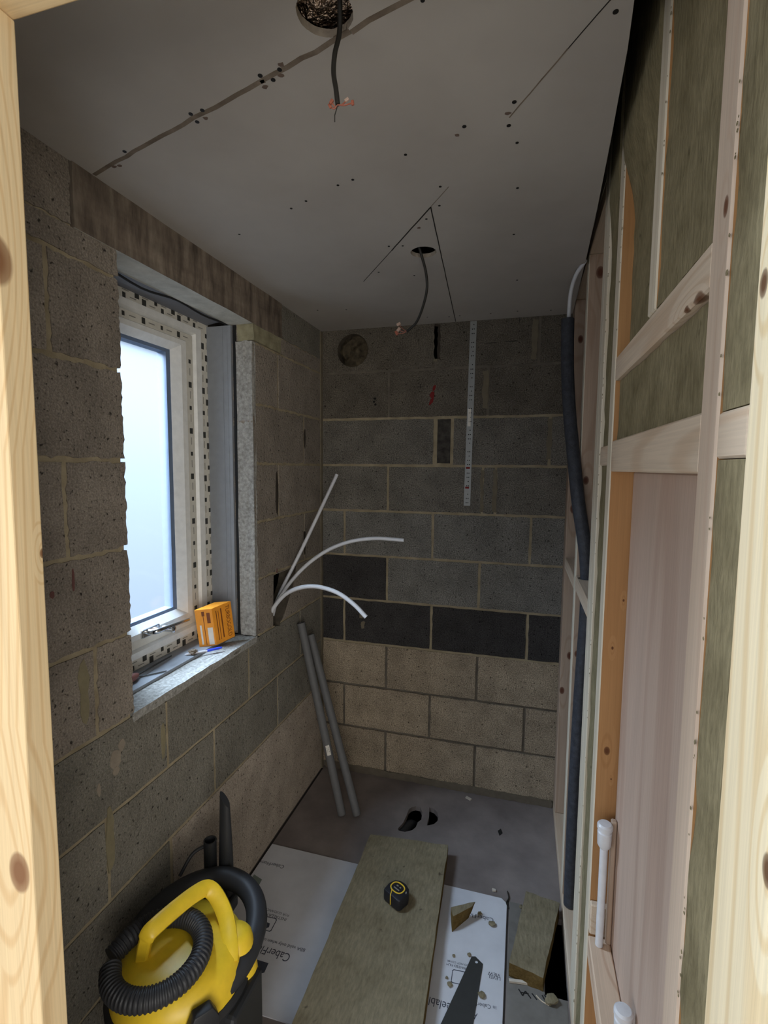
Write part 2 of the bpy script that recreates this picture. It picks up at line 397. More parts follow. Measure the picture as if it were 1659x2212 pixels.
# round duct opening near the ceiling, plugged with old foam
bm = B(); lathe(bm, [(0.080, -0.05), (0.076, 0.09)], (0.163, 0, 2.153), 40, 'Y')
for f in bm.faces: f.material_index = 3
cut = obj('duct_cutter', bm, None, mats=[M['block'], M['mortar'], M['mortar_dark'], M['hole_side']])
boolean_cut(back, [cut])
def mark(name, polys, mat, parent, yy=-0.0012):
    bm = B()
    for i, P in enumerate(polys): prism(bm, [(x, yy-0.0002*i, z) for x, z in P], (0, 0.0014, 0))
    return obj(name, bm, mat, parent)
plug = B(); lathe(plug, [(0.079, 0.085), (0.078, 0.04), (0.06, 0.03), (0.03, 0.035), (0.01, 0.03)], (0.163, 0, 2.153), 28, 'Y')
for v in plug.verts: v.co.y += 0.028*mnoise.noise(v.co*38); v.co.x += 0.004*mnoise.noise(v.co*50)
o = obj('foam_plug', plug, m_mottle('old_foam', lin(52, 46, 38), lin(104, 94, 76), 28, 0.95, 110, 0.8), None, True)
tag(o, 'crumbly foam plug filling the round duct hole in the block wall', 'foam plug')
# rough brick slip in the gap of the third course, wide mortar smears, scribbles
bm = B(); bx(bm, 0.586, 0.648, -0.001, 0.0035, 1.61, 1.815); rough(bm, 0.0016, 7, 60)
o = obj('cut_block', bm, m_mottle('broken_block', lin(48, 45, 42), lin(84, 80, 74), 30, 0.95, 120, 0.9)); struct(o); o.parent = back
def wmat(c): return m_mottle('smear', c, tuple(x*1.25 for x in c[:3])+(1,), 30, 0.95, 150, 0.5)
def smear(name, x0, x1, z0, z1, mat):
    bm = B(); pts = outline(x0, x1, z0, z1, 0.02, 0.004); prism(bm, [(u, -0.0025, v) for u, v in pts], (0, 0.004, 0)); return obj(name, bm, mat, back)
SM = wmat(lin(112, 104, 88)); SD = wmat(lin(62, 56, 50))
smear('mortar_smear', 0.565, 0.592, 2.09, 2.25, SD); smear('mortar_smear', 0.565, 0.579, 2.08, 2.24, SM)
smear('mortar_smear', 0.998, 1.022, 2.07, 2.24, SM); smear('mortar_smear', 0.79, 0.815, 1.86, 2.03, SM)
smear('mortar_smear', 1.078, 1.096, 1.63, 1.81, SM); smear('mortar_smear', 0.792, 0.806, 1.385, 1.58, SM); smear('mortar_smear', 0.848, 0.866, 1.385, 1.58, SM)
smear('mortar_fillet', 0.02, 1.16, 0.0, 0.036, wmat(lin(104, 96, 84)))
smear('mortar_smear', 0.205, 0.222, 0.83, 0.86, SM); smear('mortar_smear', 0.215, 0.232, 0.775, 0.81, SM)
Z = lambda px, py: tuple(U(px, py, 1, 0.0)[i] for i in (0, 2))
def blob(px, py, w, h, rot=0):
    c = Z(px, py); q = []
    for k in range(9):
        a = 2*math.pi*k/9; r = random.uniform(0.75, 1.1); x, z = math.cos(a)*w*r, math.sin(a)*h*r
        q.append((c[0]+x*math.cos(rot)-z*math.sin(rot), c[1]+x*math.sin(rot)+z*math.cos(rot)))
    return q
mark('red_scribble', [blob(938, 838, 0.008, 0.016, -0.3), blob(934, 852, 0.012, 0.018, -0.2), blob(931, 868, 0.007, 0.02, -0.4), blob(935, 860, 0.006, 0.03, -0.2)], M['red'], back)
mark('black_scribble', [blob(810, 861, 0.007, 0.007), blob(808, 868, 0.006, 0.006), blob(811, 874, 0.007, 0.006)], M['black_mark'], back)
mark('pencil_mark', [blob(908, 836, 0.018, 0.0012), blob(908, 834, 0.0012, 0.012), blob(1060, 741, 0.03, 0.0012), blob(1105, 737, 0.03, 0.0015), blob(1122, 693, 0.0012, 0.02)], M['black_mark'], back)

# left wall with the window opening (opening Y -1.285..-0.655, Z 0.923..2.113)
WY0, WY1, WZ0, WZ1 = -1.285, -0.655, 0.926, 2.113
G1 = lin(142, 133, 122)[:3]; G2 = lin(126, 122, 112)[:3]; RB = lin(172, 160, 146)[:3]; REV = lin(150, 148, 142)[:3]
bl = []
def course(z0, z1, js, c, lo=-1.84, hi=-0.006, cut=True, gg=0.006):
    for a, b in split(lo, hi, js, gg):
        segs = [(a, b)]
        if cut and z1 > WZ0+0.02:
            segs = []
            if a < WY0: segs.append((a, min(b, WY0)))
            if b > WY1: segs.append((max(a, WY1), b))
        for (p, q) in segs:
            if q-p < 0.02: continue
            edge = abs(q-WY0) < 1e-6 or abs(p-WY1) < 1e-6
            bl.append((p, q, z0+gg*0.9, z1-gg*0.9, c, 0.0035 if edge else 0.0016))
o0 = (-0.261, -0.711, -1.161, -1.611); o1 = (-0.486, -0.936, -1.386)
course(1.823, 2.048, (-0.455, -1.48), G1); course(1.598, 1.823, (-0.21, -1.70), G1); course(1.373, 1.598, (-0.46, -1.46), G1)
course(1.148, 1.373, (-0.21, -1.70), G1); course(0.923, 1.148, (-0.486, -1.40), G1); course(0.698, 0.923, o0, G2); course(0.473, 0.698, o1, G2)
bl.append((-1.84, WY0, 2.052, 2.113, G1, 0.003)); bl.append((WY1, -0.006, 2.052, 2.113, G1, 0.003))
bl.append((-1.84, -1.412, 2.117, 2.30, G1, 0.003)); bl.append((-0.42, -0.006, 2.117, 2.30, G2, 0.002))
bl.append((-1.152, -0.006, 0.0, 0.467, RB, 0.001)); bl.append((-1.84, -1.166, 0.254, 0.467, G2, 0.0016)); bl.append((-1.84, -1.166, 0.0, 0.242, G2, 0.0016))
YB = lambda y0, y1, z0, z1: (-0.10, -0.003, y0, y1, z0, z1)
left = wall_mesh('wall_left', bl, lambda u, v: (0.0, u, v), (-0.10, 0, 0),
                 [YB(-1.84, 0.1, -0.15, WZ0-0.03), YB(-1.84, WY0-0.010, WZ0-0.03, 2.114), YB(WY1+0.03, 0.1, WZ0-0.03, 2.114),
                  YB(-1.84, -1.412, 2.114, 2.75), YB(-0.42, 0.1, 2.114, 2.75), YB(-1.412, -0.42, 2.26, 2.75)], M['block_fine'])
# the outer leaf of the same wall, behind the cavity
bm = B()
for d in ((-1.95, 0.2, -0.15, 0.90), (-1.95, -1.27, 0.90, 2.14), (-0.69, 0.2, 0.90, 2.14), (-1.95, 0.2, 2.14, 2.75)):
    bx(bm, -0.36, -0.262, *d)
for d in ((-1.30, -0.66, 0.80, 0.925),): bx(bm, -0.262, -0.10, *d)
o = obj('outer_leaf', bm, m_mottle('outer_brick', lin(90, 80, 72), lin(120, 108, 96), 10)); o.parent = left
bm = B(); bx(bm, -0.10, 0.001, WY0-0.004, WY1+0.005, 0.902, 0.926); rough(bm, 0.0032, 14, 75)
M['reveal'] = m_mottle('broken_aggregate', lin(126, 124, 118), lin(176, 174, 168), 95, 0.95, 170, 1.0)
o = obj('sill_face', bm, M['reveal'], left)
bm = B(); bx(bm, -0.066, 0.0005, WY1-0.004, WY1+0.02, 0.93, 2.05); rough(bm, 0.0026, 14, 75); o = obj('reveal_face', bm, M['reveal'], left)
# chased hole where the pipes come out
A = [U(591, 1243, 0, 0), U(640, 1222, 0, 0), U(634, 1262, 0, 0), U(616, 1320, 0, 0), U(604, 1352, 0, 0), U(590, 1352, 0, 0)]
bm = B(); prism(bm, [(0.02, p.y, p.z) for p in A], (-0.10, 0, 0))
for f in bm.faces: f.material_index = 3
cut = obj('chase_cutter', bm, None, mats=[M['block'], M['mortar'], M['mortar_dark'], M['hole_side']]); boolean_cut(left, [cut])
bm = B(); prism(bm, [(-0.079, p.y, p.z) for p in A], (-0.004, 0, 0)); o = obj('chase_back', bm, M['black_hole'], left)
def lmark(name, polys, mat):
    bm = B()
    for i, P in enumerate(polys): prism(bm, [(0.0012+0.0003*i, p.y, p.z) for p in P], (-0.0035, 0, 0))
    return obj(name, bm, mat, left)
def lblob(px, py, w, h):
    c = U(px, py, 0, 0.0); return [Vector((0, c.y+math.cos(2*math.pi*k/9)*w*random.uniform(0.7, 1.1), c.z+math.sin(2*math.pi*k/9)*h*random.uniform(0.7, 1.1))) for k in range(9)]
lmark('red_scribble', [lblob(158, 1255, 0.004, 0.028), lblob(112, 1285, 0.006, 0.01), lblob(598, 1232, 0.003, 0.012)], wmat(lin(104, 72, 68)))
lmark('mortar_smear', [lblob(180, 1470, 0.018, 0.05), lblob(182, 1525, 0.014, 0.06), lblob(238, 1830, 0.014, 0.07), lblob(237, 1780, 0.012, 0.05), lblob(352, 1600, 0.010, 0.06)], wmat(lin(128, 120, 96)))
lmark('dark_joint', [lblob(598, 1070, 0.014, 0.10), lblob(658, 1170, 0.012, 0.07), lblob(658, 945, 0.008, 0.05)], SD)
lmark('mortar_splash', [lblob(250, 1640, 0.02, 0.03), lblob(262, 1610, 0.012, 0.02), lblob(213, 1708, 0.006, 0.018), lblob(250, 1665, 0.012, 0.012)], wmat(lin(140, 130, 116)))
bm = B(); bx(bm, -0.02, 0.006, -0.02, 0.006, 0, 2.25); o = obj('corner_mortar', bm, SM, left)

# concrete lintel over the window, with its pale underside
bm = B(); bx(bm, -0.098, 0.004, -1.408, -0.424, 2.113, 2.256)
bmesh.ops.subdivide_edges(bm, edges=bm.edges[:], cuts=9, use_grid_fill=True)
for v in bm.verts: v.co += Vector((0.0022*mnoise.noise(v.co*30), 0, 0.003*mnoise.noise(v.co*23)*(1 if v.co.z < 2.2 else 0)))
for f in bm.faces: f.material_index = 1 if f.calc_center_median().z < 2.118 else 0
o = obj('lintel', bm, None, mats=[M['lintel'], m_mottle('pale_soffit', lin(176, 174, 164), lin(206, 204, 194), 18, 0.9, 90, 0.6)])
tag(o, 'streaky brown cast concrete lintel spanning the top of the window', 'lintel')
bm = B(); bx(bm, -0.06, 0.007, -0.655, -0.44, 2.052, 2.112); rough(bm, 0.003, 4, 30)
o = obj('mortar_packing', bm, m_mottle('pale_packing', lin(126, 120, 96), lin(162, 156, 128), 20, 0.95, 100, 0.7))
tag(o, 'pale mortar packing wedged under the end of the lintel', 'packing')

# ------------------------------------------------------------------ roof void, front wall, floor
bm = B(); bx(bm, -0.4, 1.45, -1.9, 0.25, 2.75, 2.80); struct(obj('sky_block_slab', bm, M['black_hole']))  # unseen slab above the ceiling, added to keep sky light out
bm = B(); bx(bm, -0.36, 0.20, -1.868, -1.845, -0.02, 2.75); bx(bm, 0.20, 1.40, -1.868, -1.845, 2.1555, 2.75)
struct(obj('wall_front', bm, M['plasterboard']))
bm = B(); bx(bm, 1.256, 1.272, -1.89, 0.19, -0.1, 2.75); struct(obj('wall_right', bm, m_mottle('back_board', lin(140, 126, 112), lin(160, 146, 132), 5)))
bm = B(); bx(bm, -0.05, 1.26, -1.84, 0.02, -0.022, 0.0)
fl = struct(obj('floor', bm, None, mats=[M['floor']]))
cuts = []
P1 = [(640, 400), (720, 380), (810, 400), (850, 500), (830, 650), (760, 700), (720, 800), (650, 860), (500, 895), (370, 860), (370, 820), (470, 710), (540, 560), (580, 450)]
P2 = [(990, 400), (1090, 440), (1150, 510), (1172, 600), (1150, 680), (1080, 740), (940, 768), (955, 690), (985, 590)]
for P in (P1, P2):
    bm = B(); prism(bm, [U(820+a/9.217, 1700+b/9.217, 2, 0.0)+Vector((0, 0, 0.03)) for a, b in P], (0, 0, -0.08)); cuts.append(obj('floor_cutter', bm, M['black_hole']))
bm = B(); prism(bm, [(1.100, -0.60, 0.03), (1.164, -0.60, 0.03), (1.164, -0.880, 0.03), (1.097, -0.880, 0.03)], (0, 0, -0.08)); cuts.append(obj('floor_cutter', bm, M['black_hole']))
boolean_cut(fl, cuts)
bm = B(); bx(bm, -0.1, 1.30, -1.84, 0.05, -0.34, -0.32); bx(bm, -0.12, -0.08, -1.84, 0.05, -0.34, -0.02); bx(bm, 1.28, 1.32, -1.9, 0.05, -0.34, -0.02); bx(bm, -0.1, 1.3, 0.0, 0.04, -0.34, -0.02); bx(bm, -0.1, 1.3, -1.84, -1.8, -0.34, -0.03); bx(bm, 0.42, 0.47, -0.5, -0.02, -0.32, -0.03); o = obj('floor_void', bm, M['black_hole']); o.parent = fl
bm = B(); bx(bm, -1.2, 2.8, -4.2, -1.84, -0.05, -0.001); struct(obj('hall_bounce_floor', bm, m_mottle('hall_floor', lin(120, 112, 104), lin(140, 132, 122), 4)))  # unseen hall floor slab, put in to bounce light
bm = B(); tube(bm, spline([(0.56, -0.17, -0.30), (0.555, -0.19, -0.12), (0.535, -0.24, -0.05), (0.515, -0.33, -0.035)], 8), 0.026, 16, 0.85)
o = obj('waste_pipe', bm, M['black_pl'], None, True); tag(o, 'dark waste pipe seen down inside the cut floor hole', 'pipe')
# blacked-out joints of the floor boards
bm = B(); bx(bm, 0.978, 0.9815, -1.40, -0.575, -0.001, 0.0012); obj('board_joint', bm, M['joint_dark'], fl)
bm = B(); bx(bm, 0.004, 0.012, -1.75, -0.02, -0.001, 0.0015); obj('board_joint', bm, M['joint_dark'], fl)
bm = B(); prism(bm, [(x, y, 0.0) for x, y in ((0.985, -0.577), (1.099, -0.577), (1.096, -0.882), (1.16, -0.882), (1.16, -1.40), (0.985, -1.40))], (0, 0, 0.0012)); obj('grey_board', bm, M['board_grey'], fl)

# ------------------------------------------------------------------ ceiling boards
bm = B(); prism(bm, [(0.0, 0.0, CEIL), (1.163, 0.0, CEIL), (1.152, -0.58, CEIL), (1.143, -0.9, CEIL), (1.132, -1.18, CEIL), (1.121, -1.41, CEIL), (1.105, -1.60, CEIL), (1.105, -1.84, CEIL), (0.0, -1.84, CEIL)], (0, 0, 0.0125))
ce = struct(obj('ceiling', bm, None, mats=[M['plasterboard'], M['gypsum']]))
H1 = (0.680, -1.592); H2 = (0.662, -0.757); cuts = []
for (hx, hy), r in ((H1, 0.042), (H2, 0.040)):
    bm = B(); lathe(bm, [(r, -0.05), (r, 0.05)], (hx, hy, CEIL), 40)
    for v in bm.verts: v.co.x += random.uniform(-.001, .001); v.co.y += random.uniform(-.001, .001)
    c = obj('hole_cutter', bm, None, mats=[M['plasterboard'], M['gypsum']])
    for p in c.data.polygons: p.material_index = 1
    cuts.append(c)
boolean_cut(ce, cuts)
def seam(pts, w0, mat, jit=0.0015, name='seam'):
    bm = B(); P = [Vector((x, y, CEIL)) for x, y in pts]; q = []
    for a, b in zip(P, P[1:]):
        n = max(2, int((b-a).length/0.03))
        q += [a+(b-a)*k/n for k in range(n)]
    q.append(P[-1]); L, R = [], []
    for i, p in enumerate(q):
        d = (q[min(i+1, len(q)-1)]-q[max(i-1, 0)]).normalized(); s = Vector((-d.y, d.x, 0))*w0/2; j = Vector((random.uniform(-jit, jit), random.uniform(-jit, jit), 0))
        L.append(p+s+j); R.append(p-s+j)
    for i in range(len(q)-1):
        a = [L[i], L[i+1], R[i+1], R[i]]; prism(bm, [v+Vector((0, 0, -0.0006)) for v in a], (0, 0, 0.002))
    return obj(name, bm, mat, ce)
seam([(0.006, -1.352), (0.35, -1.452), (0.64, -1.533), (0.705, -1.5525)], 0.009, M['joint'], 0.002)
seam([(0.705, -1.5525), (0.81, -1.582), (1.10, -1.665)], 0.009, M['joint'], 0.002)
seam([(1.085, -1.510), (1.03, -1.433)], 0.0016, M['joint_dark'], 0.0004); seam([(1.03, -1.433), (0.935, -1.297)], 0.0022, M['joint'], 0.0004)
seam([(0.790, -1.095), (0.732, -1.016)], 0.0015, M['joint'], 0.0002)
seam([(0.732, -1.016), (0.57, -0.795)], 0.0035, M['joint_dark'], 0.0005); seam([(0.57, -0.795), (0.406, -0.574)], 0.002, M['joint_dark'], 0.0003)
seam([(0.732, -1.016), (0.662, -0.006)], 0.003, M['joint_dark'], 0.0004)
screws = [(562, 163), (604, 150), (590, 172), (412, 246), (437, 238), (426, 263), (269, 327), (1330, 25), (1111, 220), (1099, 271), (1003, 273), (1117, 308), (876, 334), (1118, 406), (951, 403),
          (949, 444), (921, 473), (1110, 506), (818, 588), (895, 595), (1117, 605), (730, 400), (762, 388), (629, 450), (661, 434), (517, 506), (913, 0), (686, 670), (970, 684), (923, 685), (993, 682), (1060, 677), (1118, 672), (1190, 670), (870, 531), (748, 669), (840, 532)]
sm = None
for i, (px, py) in enumerate(screws):
    p = U(px, py, 2, CEIL)
    if sm is None:
        bm = B(); lathe(bm, [(0.0042, -0.0008), (0.0042, 0.001)], (0, 0, 0), 12); sm = obj('screw_head', bm, M['screw_dark'], ce); sc = sm
    else:
        sc = sm.copy(); COL.objects.link(sc); sc.parent = ce
    sc.location = (p.x, p.y, CEIL); k = 1.0 if i < 11 else 0.8; sc.scale = (k, k, 1)
for (px, py) in ((572, 187), (607, 139), (607, 162), (444, 255), (247, 360), (258, 358), (988, 292), (1097, 245), (567, 176), (905, 492)):
    p = U(px, py, 2, CEIL); bm = B(); prism(bm, [(p.x+math.cos(a)*0.006*random.uniform(.6, 1.2), p.y+math.sin(a)*0.005*random.uniform(.6, 1.2), CEIL-0.0006) for a in [k*0.785 for k in range(8)]], (0, 0, 0.001)); obj('dimple', bm, M['dimple'], ce)
# crumpled foil above the nearer hole
bm = B(); bmesh.ops.create_icosphere(bm, subdivisions=4, radius=0.085)
for v in bm.verts:
    v.co = Vector((v.co.x*1.3, v.co.y*1.3, v.co.z*0.5)); v.co += v.co.normalized()*0.02*mnoise.noise(v.co*55)+Vector((0, 0, 0.012*mnoise.noise(v.co*90)))
    v.co += Vector((H1[0], H1[1], CEIL+0.068))
o = obj('foil_insulation', bm, M['foil']); tag(o, 'crumpled silver foil insulation showing through the nearer ceiling hole', 'insulation')

def cable(name, label, pts, r):
    t = thing(name, label, 'cable', pts[0]); bm = B(); tube(bm, spline(pts, 10), r, 10); obj('sheath', bm, M['cable'], t, True); return t
t = cable('lamp_cable', 'dark cable hanging from the foil-lined ceiling hole', [(0.705, -1.60, 2.30), (0.694, -1.567, 2.25), (0.686, -1.567, 2.215), (0.683, -1.565, 2.19), (0.687, -1.565, 2.165), (0.690, -1.565, 2.142)], 0.0038)
def terminals(t, c, s, spread):
    for k, (dx, dz, m) in enumerate(spread):
        bm = B(); a = Vector(c); b = a+Vector((dx, 0.004*k-0.006, dz))
        tube(bm, spline([a, a+Vector((dx*0.5, 0, dz*0.5-0.004)), b], 5), 0.0011, 6); obj('wire', bm, M['terminal'], t, True)
        bm = B(); bx(bm, b.x-s, b.x+s, b.y-s*.8, b.y+s*.8, b.z-s*1.6, b.z+s*1.6); bmesh.ops.rotate(bm, cent=b, matrix=Matrix.Rotation(0.7*(-1 if k % 2 else 1)+k*0.2, 3, 'Y'), verts=bm.verts); obj('connector', bm, M[m], t, bevel=0.0008)
terminals(t, (0.690, -1.565, 2.142), 0.0022, [(-0.008, 0.002, 'terminal'), (-0.012, -0.001, 'terminal'), (0.014, 0.006, 'terminal_w'), (0.022, 0.003, 'terminal')])
bm = B(); tube(bm, [(0.690, -1.565, 2.142), (0.685, -1.565, 2.128), (0.685, -1.565, 2.118)], 0.0008, 6); obj('earth_wire', bm, M['cable'], t)
t = cable('lamp_cable', 'dark cable curling out of the further ceiling hole toward the block wall', [(0.640, -0.78, 2.30), (0.657, -0.752, 2.24), (0.668, -0.742, 2.195), (0.669, -0.73, 2.15), (0.650, -0.70, 2.105), (0.622, -0.665, 2.07), (0.585, -0.64, 2.05)], 0.0042)
e0 = (0.585, -0.64, 2.05); terminals(t, e0, 0.0045, [(-0.028, 0.006, 'terminal_w'), (-0.036, -0.004, 'terminal'), (-0.03, 0.026, 'terminal_w')])

# ------------------------------------------------------------------ the window
win = thing('window_1', 'white window with printed protective tape and frosted glass', 'window', (-0.2, -0.975, 0.935)); win['kind'] = 'structure'
OY0, OY1, OZ0, OZ1 = -1.300, -0.658, 0.937, 2.122
def rect(i, x): return [(x, OY0+i, OZ0+i*0.70), (x, OY1-i, OZ0+i*0.70), (x, OY1-i, OZ1-i*0.70), (x, OY0+i, OZ1-i*0.70)]
def ring(name, prof, mats, idx=None):
    bm = B(); R = [[bm.verts.new(p) for p in rect(i, x)] for i, x in prof]
    for k in range(len(R)-1):
        for j in range(4):
            f = bm.faces.new((R[k][j], R[k][(j+1) % 4], R[k+1][(j+1) % 4], R[k+1][j])); f.material_index = (idx[k] if idx else 0)
    return obj(name, bm, None, win, mats=mats)
ring('window_frame', [(0, -0.26), (0, -0.185), (0.05, -0.185), (0.054, -0.177), (0.084, -0.177), (0.095, -0.190), (0.095, -0.26)], [M['pvc'], M['tape']], [0, 1, 0, 0, 0, 0])
ring('seal', [(0.095, -0.20), (0.10, -0.20)], [M['gap']])
ring('sash', [(0.10, -0.25), (0.10, -0.181), (0.137, -0.181), (0.142, -0.176), (0.165, -0.178), (0.198, -0.198), (0.198, -0.25)], [M['pvc'], M['tape']], [0, 1, 0, 0, 0, 0])
ring('gasket', [(0.198, -0.199), (0.212, -0.204), (0.212, -0.24)], [M['gasket']])
bm = B(); r0 = rect(0.20, -0.212); bx(bm, -0.216, -0.210, r0[0][1], r0[1][1], r0[0][2], r0[2][2]); obj('glass_pane', bm, M['pane'], win)
# printed squares and lettering lines on the tape
bm = B(); bm2 = B()
def sq(bmx, x, y, z, sy, sz): bx(bmx, x, x+0.0004, y-sy/2, y+sy/2, z-sz/2, z+sz/2)
def run_print(x, a0, a1, fixed, vertical, start, big=0.018):
    p = a0+start; k = 0
    while p < a1-0.01:
        s = big if k % 2 == 0 else big*0.7
        if vertical:
            sq(bm, x, fixed, p, s, s*1.25); sq(bm2, x, fixed, p-0.036, 0.0032, 0.026)
        else:
            sq(bm, x, p, fixed, s, s*1.25); sq(bm2, x, p+0.036, fixed, 0.026, 0.0032)
        p += 0.082; k += 1
run_print(-0.1846, OZ0+0.05, OZ1-0.02, OY1-0.013, True, 0.02); run_print(-0.1846, OZ0+0.05, OZ1-0.02, OY1-0.037, True, 0.061)
run_print(-0.1806, OZ0+0.09, OZ1-0.09, OY1-0.118, True, 0.03, 0.016)
for zz, st in ((OZ1-0.011, 0.02), (OZ1-0.027, 0.05)): run_print(-0.1846, OY0+0.1, OY1-0.02, zz, False, st)
for zz, st in ((OZ0+0.010, 0.03), (OZ0+0.027, 0.0)): run_print(-0.1846, OY0+0.1, OY1-0.02, zz, False, st)
run_print(-0.1806, OY0+0.1, OY1-0.12, OZ1-0.083, False, 0.04, 0.015)
obj('printed_logo', bm, M['logo'], win); obj('printed_lettering', bm2, M['logo_l'], win)
# handle
hd = B(); bx(hd, -0.178, -0.168, -1.06, -0.98, 1.035, 1.062); ho = obj('window_handle', hd, M['chrome'], win, bevel=0.003)
bm = B(); tube(bm, spline([(-0.17, -1.03, 1.05), (-0.145, -1.025, 1.052), (-0.138, -1.0, 1.053), (-0.138, -0.93, 1.05), (-0.14, -0.87, 1.046)], 6), 0.008, 12, rfun=lambda i, n: 0.010-0.005*i/n); obj('lever', bm, M['chrome'], ho, True)
bm = B(); lathe(bm, [(0.011, -0.168), (0.011, -0.128), (0.008, -0.126)], (0, -0.962, 1.04), 20, 'X'); obj('lock_button', bm, M['chrome'], ho, True)
# cavity closers and membrane round the opening
bm = B(); bx(bm, -0.186, -0.082, WY1-0.012, WY1+0.01, 0.945, 2.108); bx(bm, -0.120, -0.116, WY1-0.0135, WY1-0.011, 0.945, 2.108); bx(bm, -0.100, -0.096, WY1-0.0135, WY1-0.011, 0.945, 2.108)
o = obj('cavity_closer', bm, M['closer']); tag(o, 'upright grey plastic cavity closer in the side of the window opening', 'closer')
bm = B(); bx(bm, -0.078, -0.066, WY1-0.004, WY1+0.02, 0.93, 2.11); obj('closer_gap', bm, M['gap'], o)
bm = B(); bx(bm, -0.20, -0.085, WY0-0.01, WY1-0.014, 0.925, 0.936)
o = obj('cavity_closer', bm, M['closer'], bevel=0.001); tag(o, 'flat grey plastic closer strip lying along the bottom of the window', 'closer')
bm = B(); n = 24
for k in range(n):
    for (xa, xb) in ((-0.185, -0.15), (-0.15, -0.115), (-0.115, -0.095)):
        def hz(x, y): return 2.126-0.012*abs((x+0.095)/0.09)**0.5*1.0-0.010*math.sin((y+1.3)*9)*max(0, 1-abs(x+0.13)/0.05)
        y0 = WY0-0.01+(WY1-WY0+0.0)*k/n; y1 = WY0-0.01+(WY1-WY0+0.0)*(k+1)/n
        a = [(xa, y0, hz(xa, y0)), (xb, y0, hz(xb, y0)), (xb, y1, hz(xb, y1)), (xa, y1, hz(xa, y1))]
        prism(bm, a, (0, 0, 0.003))
bmesh.ops.remove_doubles(bm, verts=bm.verts, dist=0.0002)
o = obj('damp_membrane', bm, M['dpc'], None, True); tag(o, 'sagging grey damp membrane between window top and lintel', 'membrane')
bm = B(); tube(bm, [(-0.098, WY0-0.01+0.64*k/16, 2.106+0.005*math.sin(k*0.9)-0.004*math.sin(k*0.4)) for k in range(17)], 0.0035, 8); obj('folded_edge', bm, M['dpc_black'], o, True)
bm = B(); bx(bm, -0.24, -0.187, OY1-0.001, WY1-0.012, 0.94, 2.125); bx(bm, -0.24, -0.187, WY0, OY1, 2.122, 2.130); rough(bm, 0.0015, 8, 60)
o = obj('foam_bead', bm, M['foam_orange']); tag(o, 'orange expanding foam bead squeezed round the window frame', 'foam')

# ------------------------------------------------------------------ timber partition on the right
X0 = 1.165; X1 = 1.255
pt = thing('stud_partition', 'sawn timber stud partition with noggins facing the window', 'partition', (X0, -0.9, 0))
def timber(name, x0, x1, y0, y1, z0, z1, mat, sidemat=None):
    bm = B(); bx(bm, x0, x1, y0, y1, z0, z1); bmesh.ops.bevel(bm, geom=bm.edges[:], offset=0.0025, segments=1, affect='EDGES')
    bm.normal_update()
    if sidemat:
        for f in bm.faces: f.material_index = 1 if abs(f.normal.y) > 0.9 else 0
    return obj(name, bm, None, pt, mats=[M[mat]]+([M[sidemat]] if sidemat else []))
timber('stud', X0, X1, -0.10, -0.004, 0.05, 2.28, 'stud_pink'); timber('stud', X0, X1, -0.545, -0.497, 0.05, 2.28, 'stud_pale', 'stud_pink')
timber('stud', X0, X1, -0.930, -0.882, 0.05, 2.62, 'stud_pale'); timber('stud', X0-0.001, X1, -0.985, -0.936, 0.05, 2.62, 'stud_pale')
timber('stud', X0, X1, -1.150, -1.102, 0.05, 2.62, 'stud_pale', 'stud_orange'); timber('stud', X0, X1, -1.480, -1.435, 1.826, 2.62, 'stud_pale', 'stud_orange')
timber('stud', X0, X1, -1.766, -1.718, 0.05, 2.62, 'stud', 'stud_orange')
timber('top_plate', X0, X1, -0.880, 0.0, 2.281, 2.33, 'noggin'); timber('top_plate', X0, X1, -0.880, 0.0, 2.331, 2.62, 'noggin')
timber('bottom_plate', X0, X1, -1.835, -0.002, 0.0, 0.049, 'noggin')
timber('noggin', X0, X1, -0.496, -0.101, 1.165, 1.210, 'noggin')
ng = timber('noggin', X0, X1, -0.881, -0.546, 1.176, 1.224, 'noggin')
bm = B(); tube(bm, [(1.1935, -0.585, 1.10), (1.1935, -0.585, 1.30)], 0.0245, 20); boolean_cut(ng, [obj('drill_cutter', bm, M['noggin'])])
timber('noggin', X0+0.001, X1, -1.717, -1.151, 1.776, 1.825, 'noggin_b'); timber('noggin', X0+0.001, X1, -1.717, -1.151, 1.582, 1.648, 'noggin')
timber('noggin', X0+0.001, X1, -1.101, -0.986, 1.596, 1.642, 'noggin'); timber('noggin', X0+0.001, X1, -1.835, -1.767, 1.597, 1.642, 'noggin')
timber('noggin', X0-0.001, X0+0.046, -1.717, -1.168, 0.450, 0.500, 'noggin_k'); timber('cleat', X0+0.002, X0+0.046, -1.167, -1.151, 0.500, 0.575, 'noggin')
timber('back_panel', X0+0.047, X0+0.060, -1.717, -1.151, 0.0501, 1.581, 'ply')
timber('batten', X0+0.034, X0+0.046, -1.185, -1.170, 0.501, 0.800, 'stud_pink')
